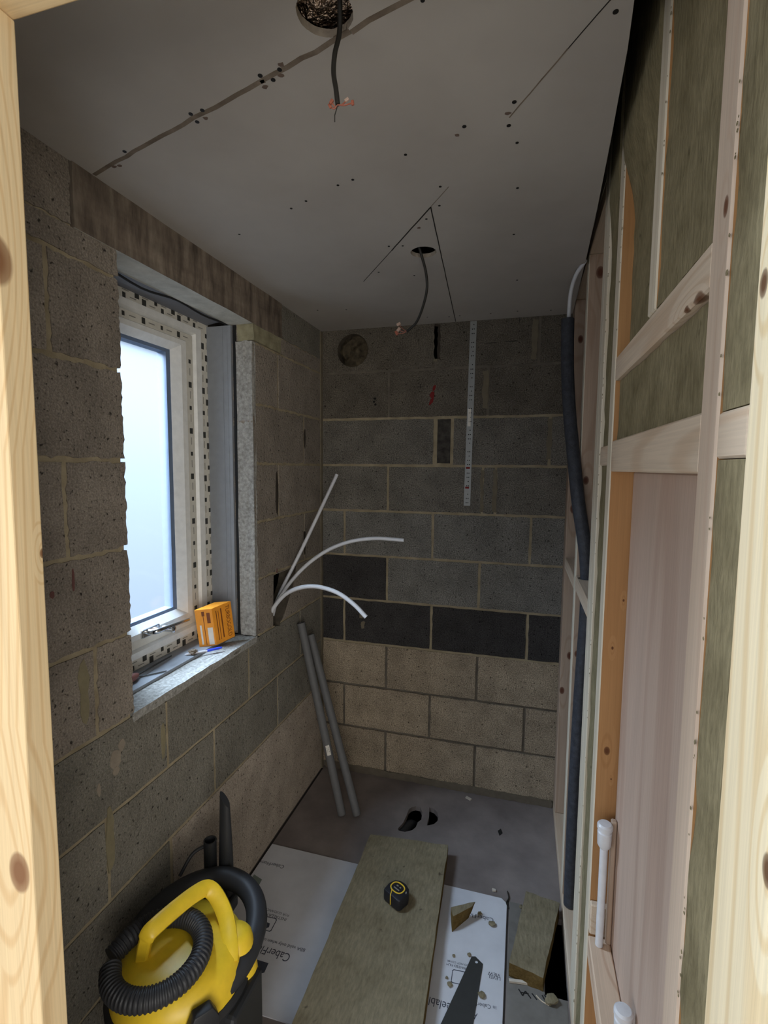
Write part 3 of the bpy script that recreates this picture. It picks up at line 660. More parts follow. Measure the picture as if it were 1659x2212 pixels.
def batt(y0, y1, z0, z1, x0, label, jag=0.006):
    bm = B(); ny = max(3, int((y1-y0)/0.02)); nz = max(4, int((z1-z0)/0.03)); G = []
    for i in range(ny+1):
        row = []
        for k in range(nz+1):
            y = y0+(y1-y0)*i/ny; z = z0+(z1-z0)*k/nz; p = Vector((x0, y, z))
            row.append(bm.verts.new((x0-((0.010 if y1 > -1.0 else 0.031)*min(1, max(0, (z-2.12)/0.12)) if y0 < -0.9 and y1 < -0.9 and y1 > -1.2 else 0)+0.0022*mnoise.noise(p*14)+0.0025*mnoise.noise(p*70), y, z)))
        G.append(row)
    for i in range(ny):
        for k in range(nz): bm.faces.new((G[i][k], G[i+1][k], G[i+1][k+1], G[i][k+1]))
    r = bmesh.ops.extrude_face_region(bm, geom=bm.faces[:])
    for v in r['geom']:
        if isinstance(v, bmesh.types.BMVert): v.co.x = X1-0.004
    o = obj('insulation_batt', bm, M['insul'], None, True)
    return tag(o, label, 'insulation', 'mineral wool batts in the stud partition')
e = 0.0008
batt(-1.102+e, -0.985-e, 0.0505, 1.595, X0+0.006, 'narrow strip of green mineral wool between two close studs, below eye level')
batt(-1.102+e, -0.985-e, 1.643, 2.62, X0+0.006, 'narrow strip of green mineral wool between two close studs, reaching the ceiling')
batt(-1.435+e, -1.150-e, 1.827, 2.62, X0+0.026, 'tall green mineral wool panel beside the slim upper stud, on its window-wall side')
batt(-1.718+e, -1.480-e, 1.827, 2.62, X0+0.004, 'tall green mineral wool panel between slim upper stud and thick stud')
batt(-1.718+e, -1.150-e, 1.649, 1.775, X0+0.012, 'low wide mineral wool piece held between the two noggins')
batt(-1.835+e, -1.766-e, 1.643, 2.62, X0+0.003, 'mineral wool strip beside the door frame, above the short noggin')
batt(-1.835+e, -1.766-e, 0.0505, 1.596, X0+0.003, 'long mineral wool strip beside the door frame, below the short noggin')
# loose tufts of wool caught on the edges of the studs
bm = B()
for (y, z0, z1, n) in ((-0.984, 0.1, 2.2, 60), (-1.768, 0.3, 2.2, 60), (-1.152, 1.84, 2.3, 14), (-1.482, 1.9, 2.3, 8)):
    for k in range(n):
        z = random.uniform(z0, z1); r = random.uniform(0.0005, 0.0012)*(1.6 if random.random() < 0.06 else 1); q = bmesh.ops.create_icosphere(bm, subdivisions=2, radius=r)
        o_ = Vector((X0-0.0003, y+random.uniform(-0.003, 0.002), z))
        for v in q['verts']: v.co = Vector((v.co.x*0.6, v.co.y*random.uniform(0.9, 2.2), v.co.z*random.uniform(1.0, 2.6)))+o_
o = obj('wool_tufts', bm, M['insul'], pt); o['kind'] = 'stuff'

# lagged pipe
t = thing('lagged_pipe', 'white pipe in dark grey foam lagging bowing out of the partition', 'pipe', (1.2, -0.3, 0.05))
pts = [U(1226.5, 690, 1, -0.44), U(1226, 800, 1, -0.46), U(1231, 900, 1, -0.50), U(1240.5, 1000, 1, -0.555), U(1250, 1090, 1, -0.582), (1.1905, -0.585, 1.30), (1.200, -0.585, 1.14), (1.193, -0.585, 0.82), (1.189, -0.585, 0.48), (1.190, -0.585, 0.052)]
bm = B(); tube(bm, spline(pts, 10), 0.0215, 22, 0.45); obj('foam_sleeve', bm, M['lagging'], t, True)
bm = B(); tube(bm, spline([U(1228, 720, 1, -0.44), U(1229, 680, 1, -0.44), U(1233, 632, 1, -0.46), U(1244, 595, 1, -0.50), (1.1535, -0.545, 2.262)], 10), 0.0068, 12); obj('inner_pipe', bm, M['pipe_white'], t, True)
# capped risers in the recess
def riser(y, x, z0, z1, label):
    t = thing('riser_pipe', label, 'pipe', (x, y, z0), 'capped pipes in the recess')
    bm = B(); tube(bm, [(x, y, z0), (x, y, z1-0.03)], 0.0085, 16); obj('pipe', bm, M['pipe_white'], t, True)
    bm = B(); lathe(bm, [(0.010, z1-0.058), (0.0145, z1-0.05), (0.0155, z1-0.02), (0.0135, z1-0.018), (0.0135, z1-0.014), (0.0165, z1-0.012), (0.0165, z1-0.004), (0.013, z1), (0.004, z1+0.001)], (x, y, 0), 24); obj('end_cap', bm, M['pipe_white'], t, True)
riser(-1.189, 1.185, 0.501, 0.797, 'white capped plastic pipe standing up in the plywood recess')
riser(-1.425, 1.190, 0.501, 0.612, 'second white pipe cap, low on the recess ledge near the doorway')

# ------------------------------------------------------------------ door frame
df = thing('door_frame', 'bare pine door frame round the opening the room is seen through', 'door frame', (0.77, -1.85, 0))
bm = B(); bx(bm, 0.201, 0.380, -1.869, -1.831, 0.0, 2.115); obj('jamb', bm, M['pine'], df, bevel=0.002)
bm = B(); bx(bm, 1.165, 1.205, -2.02, -1.837, 0.0, 2.115); obj('jamb', bm, M['pine_right'], df, bevel=0.002)
bm = B(); bx(bm, 0.201, 1.205, -1.869, -1.831, 2.1155, 2.155); obj('head', bm, M['pine_h'], df, bevel=0.002)

# ------------------------------------------------------------------ pipes at the left wall
def wpipe(label, spec, r=0.0078):
    pts = [U(px, py, 1, y) for px, py, y in spec]; pts[0].x = -0.04
    bm = B(); tube(bm, spline(pts, 12), r, 14, 0.72); o = obj('water_pipe', bm, M['pipe_white'], None, True)
    return tag(o, label, 'pipe', 'white pipes from the chased hole')
wpipe('straight white plastic pipe slanting up from the wall hole', [(590, 1330, -0.45), (603, 1285, -0.415), (655, 1180, -0.33), (728, 1025, -0.20)])
wpipe('longest white plastic pipe, arching high from the wall hole', [(588, 1340, -0.48), (606, 1287, -0.45), (650, 1232, -0.42), (700, 1193, -0.40), (752, 1171, -0.38), (810, 1163, -0.36), (872, 1167, -0.34)])
wpipe('white plastic pipe drooping lowest from the wall hole', [(588, 1345, -0.515), (598, 1303, -0.53), (622, 1280, -0.54), (655, 1268, -0.55), (690, 1268, -0.55), (730, 1281, -0.55), (765, 1306, -0.55), (791, 1333, -0.55)], 0.0085)
def gpipe(label, a, b, sticker=False):
    t = thing('grey_pipe', label, 'pipe', b, 'grey pipes leaning in the corner'); bm = B(); tube(bm, [a, b], 0.0185, 20, 0.8); obj('pipe', bm, M['pipe_grey'], t, True)
    if sticker:
        a, b = Vector(a), Vector(b); c = a+(b-a)*0.66; d = (b-a).normalized(); tv = (CAM-c); tv = (tv-d*tv.dot(d)).normalized(); s = d.cross(tv)
        bm = B(); V = []
        for k in range(7):
            an = (k-3)*0.16; V.append([c+(tv*math.cos(an)+s*math.sin(an))*0.0189+d*h for h in (-0.023, 0.023)])
        vs = [[bm.verts.new(p) for p in r] for r in V]
        for k in range(6): bm.faces.new((vs[k][0], vs[k+1][0], vs[k+1][1], vs[k][1]))
        obj('sticker', bm, M['white_label'], t)
        bm = B()
        for h in (-0.012, -0.004, 0.004):
            q = [c+(tv*math.cos(an)+s*math.sin(an))*0.0193+d*(h+dh) for an, dh in ((-0.25, 0), (0.25, 0), (0.25, 0.003), (-0.25, 0.003))]; bm.faces.new([bm.verts.new(p) for p in q])
        obj('sticker_print', bm, M['logo'], t)
gpipe('grey plastic pipe leaning in the corner, with a small white sticker', (0.022, -0.30, 0.875), (0.235, -0.332, 0.012), True)
gpipe('grey plastic pipe leaning in the corner, without sticker', (0.040, -0.235, 0.80), (0.302, -0.315, 0.012))

# perforated strap on the back wall
t = thing('steel_strap', 'perforated steel strap hanging down the block wall from the ceiling', 'strap', (0.73, -0.002, 1.41))
bm = B(); prism(bm, [(0.728, -0.0035, 2.25), (0.757, -0.0035, 2.25), (0.747, -0.0035, 1.413), (0.717, -0.0035, 1.413)], (0, 0.0022, 0)); obj('strip', bm, M['steel'], t)
hole = None
for k in range(42):
    z = 2.235-k*0.0197; xx = 0.7425-(2.25-z)*0.0125
    if k % 5 == 3: continue
    for dx in ((-0.004, 0.004) if k % 3 else (0.002,)):
        if hole is None:
            bm = B(); lathe(bm, [(0.0024, -0.0042), (0.0024, -0.003)], (0, 0, 0), 8, 'Y'); hole = h_ = obj('punched_hole', bm, M['black_hole'], t)
        else: h_ = hole.copy(); COL.objects.link(h_)
        h_.location = (xx+dx-t.location.x, -t.location.y, z-t.location.z); h_.matrix_parent_inverse = Matrix()
for d in ((0.724, 0.742, -0.0042, -0.0034, 1.585, 1.594), (0.722, 0.740, -0.0042, -0.0034, 1.493, 1.502)): bm = B(); bx(bm, *d); obj('red_mark', bm, M['red'], t)
bm = B(); bx(bm, 0.726, 0.740, -0.0042, -0.0034, 1.78, 1.86); obj('sticker', bm, M['white_label'], t)

# ------------------------------------------------------------------ printed floor panel
PZ = 0.004
t = thing('floor_panel', 'white film-covered floor panel printed with upside-down lettering', 'floor panel', (0.5, -0.9, 0))
pan = [(0.014, -0.574), (0.955, -0.574), (0.975, -0.592), (0.976, -1.02), (0.915, -1.105), (0.60, -1.165), (0.265, -1.172), (0.014, -1.172)]
bm = B(); prism(bm, [(a, b, 0.0002) for a, b in pan], (0, 0, PZ-0.0002)); obj('film_sheet', bm, M['film'], t)
def ptext(body, a, b, mat='ink', name='printed_text', z=PZ, par=None, wide=1.0):
    p, q = U(*a, 2, z), U(*b, 2, z); d = q-p; L = d.length
    c = bpy.data.curves.new(name, 'FONT'); c.body = body; c.size = 1.0; c.extrude = 0.0
    o = bpy.data.objects.new(name, c); COL.objects.link(o); dg = bpy.context.evaluated_depsgraph_get(); dg.update()
    me = bpy.data.meshes.new_from_object(o.evaluated_get(dg)); bpy.data.objects.remove(o); bpy.data.curves.remove(c)
    xs = [v.co.x for v in me.vertices]; k = L/(max(xs)-min(xs)); ang = math.atan2(d.y, d.x)
    R = Matrix.Rotation(ang, 4, 'Z'); x0 = min(xs)
    for v in me.vertices:
        w_ = R @ Vector(((v.co.x-x0)*k, v.co.y*k*wide, 0)); v.co = Vector((p.x, p.y, z+0.0004))+w_
    me.materials.append(M[mat]); n = bpy.data.objects.new(name, me); COL.objects.link(n); n.parent = par or t; n.matrix_parent_inverse = (par or t).matrix_world.inverted(); return n
ptext('CaberFloor', (615, 1870), (562, 1858)); ptext('CaberFloor', (629, 2062), (541, 2034), wide=1.2)
ptext('BBA valid only when used with', (660, 2050), (540, 2018)); ptext('FOR GUIDANCE ON', (625, 1976), (562, 1958)); ptext('INSTALLATION', (620, 1984), (562, 1968))
def flat(poly, mat, name, z=PZ):
    bm = B(); prism(bm, [U(a, b, 2, z)+Vector((0, 0, 0.0002)) for a, b in poly], (0, 0, 0.0003)); return obj(name, bm, M[mat], t)
def outline_px(P, wpx, mat, name):
    n = len(P); c = (sum(p[0] for p in P)/n, sum(p[1] for p in P)/n); bm = B()
    I = [(p[0]+(c[0]-p[0])*wpx, p[1]+(c[1]-p[1])*wpx) for p in P]
    for i in range(n):
        j = (i+1) % n; prism(bm, [U(*v, 2, PZ)+Vector((0, 0, 0.0002)) for v in (P[i], P[j], I[j], I[i])], (0, 0, 0.0003))
    return obj(name, bm, M[mat], t)
outline_px([(570, 1978), (597, 1984), (598, 1988), (586, 2011), (582, 2013), (559, 2005), (558, 2001), (567, 1979)], 0.10, 'ink', 'printed_icon')
flat([(576, 1992), (583, 1995), (581, 2003), (573, 2006), (568, 2001), (560, 2003), (563, 1996), (570, 1997)], 'ink', 'printed_icon')
flat([(545, 2070), (580, 2081), (571, 2101), (540, 2110)], 'ink', 'printed_square'); ptext('Z', (574, 2092), (558, 2088), 'ink_white')
flat([(549, 1889), (566, 1900), (553, 1925), (530, 1918)], 'ink_green', 'printed_patch')
ptext('CaberFloor', (1066, 1984), (998, 1968)); ptext('DO NOT COVER', (1012, 2084), (966, 2073)); ptext('PRINTED FILM', (1010, 2091), (965, 2080)); ptext('VIEW', (1081, 2105), (1054, 2098)); ptext('LEVEL', (1081, 2112), (1054, 2105))
ptext('in CaberFloor', (1072, 2174), (1005, 2160)); ptext('peelable', (985, 2172), (918, 2150), wide=1.2); ptext('A', (1032, 2190), (1021, 2186), wide=1.2)
outline_px([(980, 2094), (1004, 2099), (1006, 2102), (1000, 2126), (997, 2128), (976, 2123), (974, 2120), (977, 2096)], 0.10, 'ink', 'printed_icon')

# ------------------------------------------------------------------ mineral wool on the floor
def slab(name, poly, z0, z1, label, amt=0.003, mats=('insul_flat', 'insul_cut'), cuts=9):
    bm = B(); prism(bm, [(a, b, z0) for a, b in poly], (0, 0, z1-z0)); bmesh.ops.recalc_face_normals(bm, faces=bm.faces)
    for f in bm.faces: f.material_index = 0 if abs(f.normal.z) > 0.5 else 1
    bmesh.ops.subdivide_edges(bm, edges=bm.edges[:], cuts=cuts, use_grid_fill=True)
    for v in bm.verts:
        p = v.co; n1 = Vector((mnoise.noise(p*35), mnoise.noise(p*35+Vector((5, 1, 2))), mnoise.noise(p*22)))
        v.co = p+n1*amt
        if v.co.z < z0+0.002: v.co.z = z0
    o = obj(name, bm, None, None, True, mats=[M[m] for m in mats]); return tag(o, label, 'insulation')
slab('insulation_slab', [(0.413, -0.465), (0.736, -0.435), (0.775, -1.36), (0.418, -1.36)], PZ, 0.055, 'long flat mineral wool slab lying in the middle of the floor', 0.003, cuts=14)
o = slab('insulation_offcut', [(1.040, -0.565), (1.156, -0.585), (1.090, -0.875), (0.990, -0.855)], 0.0013, 0.048, 'short mineral wool offcut by the partition foot, beside the dark gap')
bm = B()
W = lambda a, b, z: U(940+a/5.53, 1880+b/5.53, 2, z)
vs = [bm.verts.new(p) for p in (W(185, 440, 0.05), W(480, 372, 0.048), W(445, 428, 0.05), W(215, 552, 0.05), W(200, 738, PZ), W(400, 570, PZ), W(190, 600, PZ), W(430, 500, 0.02))]
r = bmesh.ops.convex_hull(bm, input=vs); bmesh.ops.subdivide_edges(bm, edges=bm.edges[:], cuts=3)
for v in bm.verts:
    if v.co.z > PZ+0.002: v.co += Vector((mnoise.noise(v.co*50), mnoise.noise(v.co*50+Vector((3, 3, 3))), 0))*0.002
bmesh.ops.recalc_face_normals(bm, faces=bm.faces)
for f in bm.faces: f.material_index = 0 if f.normal.z > 0.7 else 1
o = obj('insulation_scrap', bm, None, mats=[M['insul_flat'], M['insul_cut']]); tag(o, 'small brown wedge of mineral wool on the white panel', 'insulation')
def crumb(px, py, r, label, z=PZ, mat='insul_flat'):
    r *= 0.85; p = U(px, py, 2, z); bm = B(); bmesh.ops.create_icosphere(bm, subdivisions=2, radius=r)
    for v in bm.verts:
        v.co += v.co*0.6*mnoise.noise(v.co/r*1.3+Vector((px, py, 0))); v.co.z *= 0.45
    zm = min(v.co.z for v in bm.verts)
    for v in bm.verts: v.co += Vector((p.x, p.y, z-zm))
    o = obj('insulation_crumb', bm, M[mat], None, True); return tag(o, label, 'crumb', 'loose wool crumbs on the floor')
for (px, py, r, lb) in ((1062, 1998, 0.013, 'wool crumb beside the printed word near the wedge'), (1041, 2152, 0.012, 'biggest wool crumb right of the saw blade'), (1013, 2064, 0.007, 'tiny wool crumb just beyond the saw tip'), (980, 2066, 0.006, 'tiny wool crumb between slab and saw tip'),
                        (972, 2128, 0.009, 'wool crumb between the slab and the saw blade'), (1036, 1975, 0.009, 'flat wool crumb touching the shade of the wedge'), (965, 2113, 0.005, 'speck of wool nearest the slab edge')):
    crumb(px, py, r, lb)
crumb(1192, 2165, 0.020, 'pale tangled wool lump in front of the dark floor gap', 0.0013, 'insul_flat')
crumb(1125, 1960, 0.008, 'dark wool crumb against the offcut side', 0.0013)
def chip(px, py, l, wd, ang, label, z=0.0):
    p = U(px, py, 2, z); bm = B(); bx(bm, -l/2, l/2, -wd/2, wd/2, 0, 0.006, 0.0008); bmesh.ops.rotate(bm, cent=(0, 0, 0), matrix=Matrix.Rotation(ang, 3, 'Z'), verts=bm.verts)
    for v in bm.verts: v.co += Vector((p.x, p.y, z+0.0008))
    o = obj('plastic_chip', bm, M['chip']); return tag(o, label, 'chip')
chip(1012, 1726, 0.028, 0.013, -0.5, 'small white chip on the floor near the block wall')
chip(1067, 1925, 0.014, 0.009, 0.1, 'tiny white chip just behind the white floor panel')
chip(1128, 2124, 0.080, 0.009, 0.16, 'pale wooden stick lying in front of the wool offcut', 0.0013)
bm = B(); tube(bm, spline([U(1158, 2150, 2, .003), U(1170, 2162, 2, .003), U(1186, 2172, 2, .003)], 6), 0.0015, 6); o = obj('wood_shaving', bm, M['stick']); tag(o, 'thin curved wood shaving on the grey board', 'shaving')
bm = B(); tube(bm, spline([U(1096, 1925, 2, .004), U(1099, 1940, 2, .004), U(1094, 1950, 2, .004), U(1099, 1962, 2, .004)], 6), 0.0022, 6); o = obj('cable_scrap', bm, M['cable']); tag(o, 'dark cable scrap at the corner of the white panel', 'scrap')
bm = B()
for n_, (xa, ya, xb, yb) in enumerate(((1120, 2136, 1129, 2151), (1129, 2151, 1135, 2141), (1135, 2141, 1147, 2157), (1126, 2144, 1142, 2147), (1149, 2146, 1160, 2160), (1171, 2150, 1181, 2168), (1176, 2149, 1186, 2164))):
    a, b = U(xa, ya, 2, 0.0013), U(xb, yb, 2, 0.0013); d = (b-a).normalized(); sd_ = Vector((-d.y, d.x, 0))*0.0018
    prism(bm, [v+Vector((0, 0, 0.0001+0.00004*n_)) for v in (a+sd_, b+sd_, b-sd_, a-sd_)], (0, 0, 0.0002))
prism(bm, [U(px, py, 2, 0.0)+Vector((0, 0, 0.0004)) for px, py in ((1075, 1795), (1082, 1790), (1086, 1800), (1079, 1806))], (0, 0, 0.0002))
obj('marker_scrawl', bm, M['black_mark'], fl)

# tape measure on the slab
TZ = 0.058
c0 = Vector((0.600, -0.745, TZ)); t = thing('tape_measure', 'black tape measure with yellow ring lying on the wool slab', 'tape measure', c0)
A_ = math.radians(-28)
def tp(x, y, z): return c0+Vector((x*math.cos(A_)-y*math.sin(A_), x*math.sin(A_)+y*math.cos(A_), z))
body = [(-0.036, -0.034), (0.030, -0.036), (0.040, -0.030), (0.042, 0.010), (0.030, 0.030), (0.008, 0.038), (-0.016, 0.036), (-0.034, 0.022), (-0.040, 0.0)]
bm = B(); prism(bm, [tp(a, b, 0) for a, b in body], (0, 0, 0.042)); obj('case', bm, M['tape_black'], t, True, bevel=0.005)
def ringpts(ax, ay, n=28): return [(ax*math.copysign(abs(math.cos(k*2*math.pi/n))**0.8, math.cos(k*2*math.pi/n))-0.002, ay*math.copysign(abs(math.sin(k*2*math.pi/n))**0.8, math.sin(k*2*math.pi/n))+0.004) for k in range(n)]
a, b = ringpts(0.027, 0.022), ringpts(0.023, 0.018); bm = B()
for i in range(28):
    j = (i+1) % 28; prism(bm, [tp(*a[i], 0.0422), tp(*a[j], 0.0422), tp(*b[j], 0.0422), tp(*b[i], 0.0422)], (0, 0, 0.0010))
obj('yellow_ring', bm, M['tape_yellow'], t)
bm = B(); bx(bm, 0, 1, 0, 1, 0, 1); bm.clear()
for y0, y1, x0, x1 in ((0.008, 0.0125, -0.012, -0.004), (0.008, 0.0125, 0.002, 0.008), (-0.004, 0.0, -0.014, 0.010)): prism(bm, [tp(x0, y0, 0.0422), tp(x1, y0, 0.0422), tp(x1, y1, 0.0422), tp(x0, y1, 0.0422)], (0, 0, 0.0006))
obj('printed_lettering', bm, M['logo_l'], t)
P = spline([tp(-0.012, -0.016, 0.0425), tp(-0.005, -0.026, 0.0425), tp(-0.002, -0.0335, 0.040), tp(0.000, -0.0362, 0.03), tp(0.0, -0.0362, 0.006)], 6); bm = B(); tube(bm, P, 0.0016, 6); obj('yellow_stripe', bm, M['tape_yellow'], t)
bm = B(); bx(bm, 0, 1, 0, 1, 0, 1); bm.clear(); prism(bm, [tp(0.030, 0.014, 0.0422), tp(0.036, 0.010, 0.0422), tp(0.037, 0.004, 0.0422), tp(0.032, 0.006, 0.0422)], (0, 0, 0.0008)); obj('lock_button', bm, M['logo_l'], t)

# handsaw
sw = thing('handsaw', 'handsaw with a dark blade, tip pointing into the room on the white panel', 'saw', (0.85, -1.0, PZ))
P = [(1019, 2066), (1027, 2066), (1043, 2082), (1042, 2090)]; q = [U(a, b, 2, PZ+0.002) for a, b in P]
n0, n1 = U(1022, 2212, 2, PZ+0.002), U(952, 2212, 2, PZ+0.002)
d0 = (n0-q[3]).normalized(); d1 = (n1-q[0]).normalized()
poly = q+[n0+d0*0.22, n1+d1*0.22]
bm = B(); prism(bm, [(p.x, p.y, PZ+0.0008) for p in poly], (0, 0, 0.0014)); bl_ = obj('blade', bm, M['blade'], sw)
hc = U(1029, 2079, 2, PZ); bm = B(); lathe(bm, [(0.0052, PZ-0.001), (0.0052, PZ+0.004)], (hc.x, hc.y, 0), 16); boolean_cut(bl_, [obj('hang_hole_cutter', bm, M['blade'])])
m0 = (poly[4]+poly[5])/2; dm = (d0+d1).normalized(); s_ = Vector((-dm.y, dm.x, 0))
hp = [(-0.01, -0.06), (-0.01, 0.06), (0.09, 0.07), (0.12, 0.05), (0.115, 0.01), (0.13, -0.04), (0.10, -0.065)]
bm = B(); prism(bm, [m0+dm*(a-0.03)+s_*b+Vector((0, 0, -m0.z+PZ+0.0002)) for a, b in hp], (0, 0, 0.024)); hn = obj('handle', bm, M['black_pl'], sw, bevel=0.005)
bm = B(); hcn = m0+dm*0.035; lathe(bm, [(0.022, -0.02), (0.022, 0.06)], (hcn.x, hcn.y, 0), 20); boolean_cut(hn, [obj('grip_cutter', bm, M['black_pl'])])

# ------------------------------------------------------------------ things on the window ledge
LZ = 0.936
sb = thing('screw_box', 'orange cardboard screw box propped in the window corner', 'box', (-0.09, -0.80, LZ))
bm = B()
V0 = U(431, 1398, 2, LZ); V1 = U(468, 1394, 2, LZ); ex = V1-V0; ey = Vector((0.026, 0.080, 0.010)); eh = U(457, 1315, 1, -0.822)-V1
def bp(u, v, h): return V0+ex*u+ey*v+eh*h
vs = [bm.verts.new(bp(u, v, h)) for u in (0, 1) for v in (0, 1) for h in (0, 1)]
for f in ((0, 1, 3, 2), (4, 6, 7, 5), (0, 4, 5, 1), (2, 3, 7, 6), (0, 2, 6, 4), (1, 5, 7, 3)): bm.faces.new([vs[i] for i in f])
obj('carton', bm, M['orange'], sb, bevel=0.001)
def face_quad(name, fn, quads, mat):
    bm = B()
    for (a0, a1, b0, b1) in quads: bm.faces.new([bm.verts.new(fn(a, b)) for a, b in ((a0, b0), (a1, b0), (a1, b1), (a0, b1))])
    return obj(name, bm, M[mat], sb)
nf = ey.normalized()*-0.0006; ns = ex.normalized()*0.0006
front = lambda a, b: bp(a, 0, b)+nf
side = lambda a, b: bp(1, a, b)+ns
face_quad('printed_label', front, [(0.62, 0.92, 0.04, 0.50)], 'white_label'); face_quad('printed_mark', front, [(0.44, 0.48, 0.04, 0.84), (0.38, 0.54, 0.82, 0.94), (0.66, 0.86, 0.62, 0.90)], 'orange_dk')
face_quad('printed_strip', front, [(0.20, 0.30, 0.06, 0.58)], 'white_label')
face_quad('printed_lines', side, [(0.16, 0.20, 0.10, 0.90), (0.27, 0.30, 0.10, 0.88), (0.40, 0.46, 0.12, 0.92)], 'orange_dk')
c = bpy.data.curves.new('box_text', 'FONT'); c.body = 'TURBOGOLD'; o = bpy.data.objects.new('box_text', c); COL.objects.link(o)
me = bpy.data.meshes.new_from_object(o.evaluated_get(bpy.context.evaluated_depsgraph_get())); bpy.data.objects.remove(o); bpy.data.curves.remove(c)
xs = [v.co.x for v in me.vertices]; ys = [v.co.y for v in me.vertices]
for v in me.vertices:
    u_ = (v.co.x-min(xs))/(max(xs)-min(xs)); w_ = (v.co.y-min(ys))/(max(ys)-min(ys)); v.co = side(0.66+0.20*w_, 0.94-0.86*u_)+ns*0.3
me.materials.append(M['orange_dk']); o = bpy.data.objects.new('printed_text', me); COL.objects.link(o); o.parent = sb; o.matrix_parent_inverse = sb.matrix_world.inverted()
pn = thing('pen', 'ballpoint pen with a blue cap lying before the screw box', 'pen', (-0.07, -0.86, LZ))
p0, p1, p2 = Vector((-0.118, -0.925, LZ+0.0045)), Vector((-0.066, -0.872, LZ+0.0045)), Vector((-0.036, -0.830, LZ+0.0045))
bm = B(); tube(bm, [p0, p0+(p1-p0)*0.1, p1], 0.0038, 8, rfun=lambda i, n: 0.001 if i == 0 else 0.0036); obj('barrel', bm, M['clear'], pn, True)
bm = B(); tube(bm, [p1, p1+(p2-p1)*0.8, p2], 0.0045, 10, rfun=lambda i, n: 0.0046 if i < 2 else 0.003); obj('cap', bm, M['blue'], pn, True)
sd = thing('screwdriver', 'screwdriver with a dull red grip at the near end of the window ledge', 'screwdriver', (-0.12, -1.15, LZ))
a, b, c_ = Vector((-0.125, -1.235, LZ+0.013)), Vector((-0.133, -1.125, LZ+0.013)), Vector((-0.148, -0.955, LZ+0.008))
bm = B(); tube(bm, [a, a+(b-a)*.1, a+(b-a)*.5, a+(b-a)*.85, b], 0.012, 14, rfun=lambda i, n: (0.008, 0.0125, 0.0115, 0.0125, 0.007)[i]); obj('grip', bm, M['handle_red'], sd, True)
bm = B(); tube(bm, [b, c_], 0.0028, 8); obj('shaft', bm, M['blade'], sd)
p = Vector((-0.098, -0.905, LZ)); bm = B(); bmesh.ops.create_icosphere(bm, subdivisions=3, radius=0.013)
for v in bm.verts: v.co += v.co*0.7*mnoise.noise(v.co*120); v.co.z *= 0.6
zm = min(v.co.z for v in bm.verts)
for v in bm.verts: v.co += Vector((p.x, p.y, LZ-zm))
o = obj('mortar_lump', bm, m_mottle('lump', lin(80, 70, 60), lin(130, 116, 100), 60)); tag(o, 'small dark mortar lump beside the pen on the ledge', 'lump')
bm = B(); tube(bm, [(-0.145, -1.13, LZ+0.003), (-0.085, -1.055, LZ+0.003)], 0.002, 6); o = obj('nail', bm, M['blade']); tag(o, 'thin nail lying across the grey ledge strip', 'nail')

# ------------------------------------------------------------------ vacuum cleaner
VC = Vector((0.208, -1.385, 0)); vc = thing('vacuum_cleaner', 'yellow and black drum vacuum cleaner with coiled hose by the left wall', 'vacuum cleaner', VC)
bm = B(); lathe(bm, [(0.130, 0.055), (0.142, 0.07), (0.154, 0.28), (0.158, 0.295), (0.158, 0.30)], VC, 40); obj('drum', bm, M['yellow'], vc, True)
bm = B(); lathe(bm, [(0.13, 0.035), (0.160, 0.04), (0.160, 0.075), (0.14, 0.08)], VC, 40); obj('base_ring', bm, M['black_pl'], vc, True)
for k in range(4):
    a = math.pi/4+k*math.pi/2; c = VC+Vector((math.cos(a)*0.142, math.sin(a)*0.142, 0)); bm = B(); lathe(bm, [(0.017, -0.010), (0.020, -0.006), (0.020, 0.006), (0.017, 0.010)], (c.x, c.y, 0.0203), 18, 'X'); obj('castor', bm, M['black_pl'], vc, True)
bm = B(); lathe(bm, [(0.155, 0.30), (0.168, 0.303), (0.169, 0.335), (0.160, 0.345), (0.10, 0.35)], VC, 40); obj('rim', bm, M['black_pl'], vc, True)
bm = B(); lathe(bm, [(0.158, 0.345), (0.155, 0.375), (0.142, 0.400), (0.114, 0.416), (0.06, 0.424), (0.01, 0.426)], VC, 40)
obj('lid', bm, M['yellow'], vc, True)
# rounded yellow front of the lid and its latch
FC = U(508, 2012, 2, 0.415); bm = B(); lathe(bm, [(0.040, 0.30), (0.043, 0.385), (0.041, 0.403), (0.033, 0.414), (0.018, 0.418), (0.004, 0.419)], (FC.x, FC.y, 0), 28)
for v in bm.verts: v.co += Vector((0.80, -0.35, 0))*max(0, 0.40-v.co.z)*0.35
obj('lid_nose', bm, M['yellow'], vc, True)
bm = B(); P = [(-0.03, 0.30), (0.03, 0.30), (0.034, 0.37), (0.02, 0.40), (-0.02, 0.40), (-0.034, 0.37)]
la = Vector((0.80, -0.60, 0)); lt = Vector((0.60, 0.80, 0)); prism(bm, [VC+la*0.156+lt*a+Vector((0, 0, b)) for a, b in P], la*0.026); obj('latch', bm, M['black_pl'], vc, True, bevel=0.004)
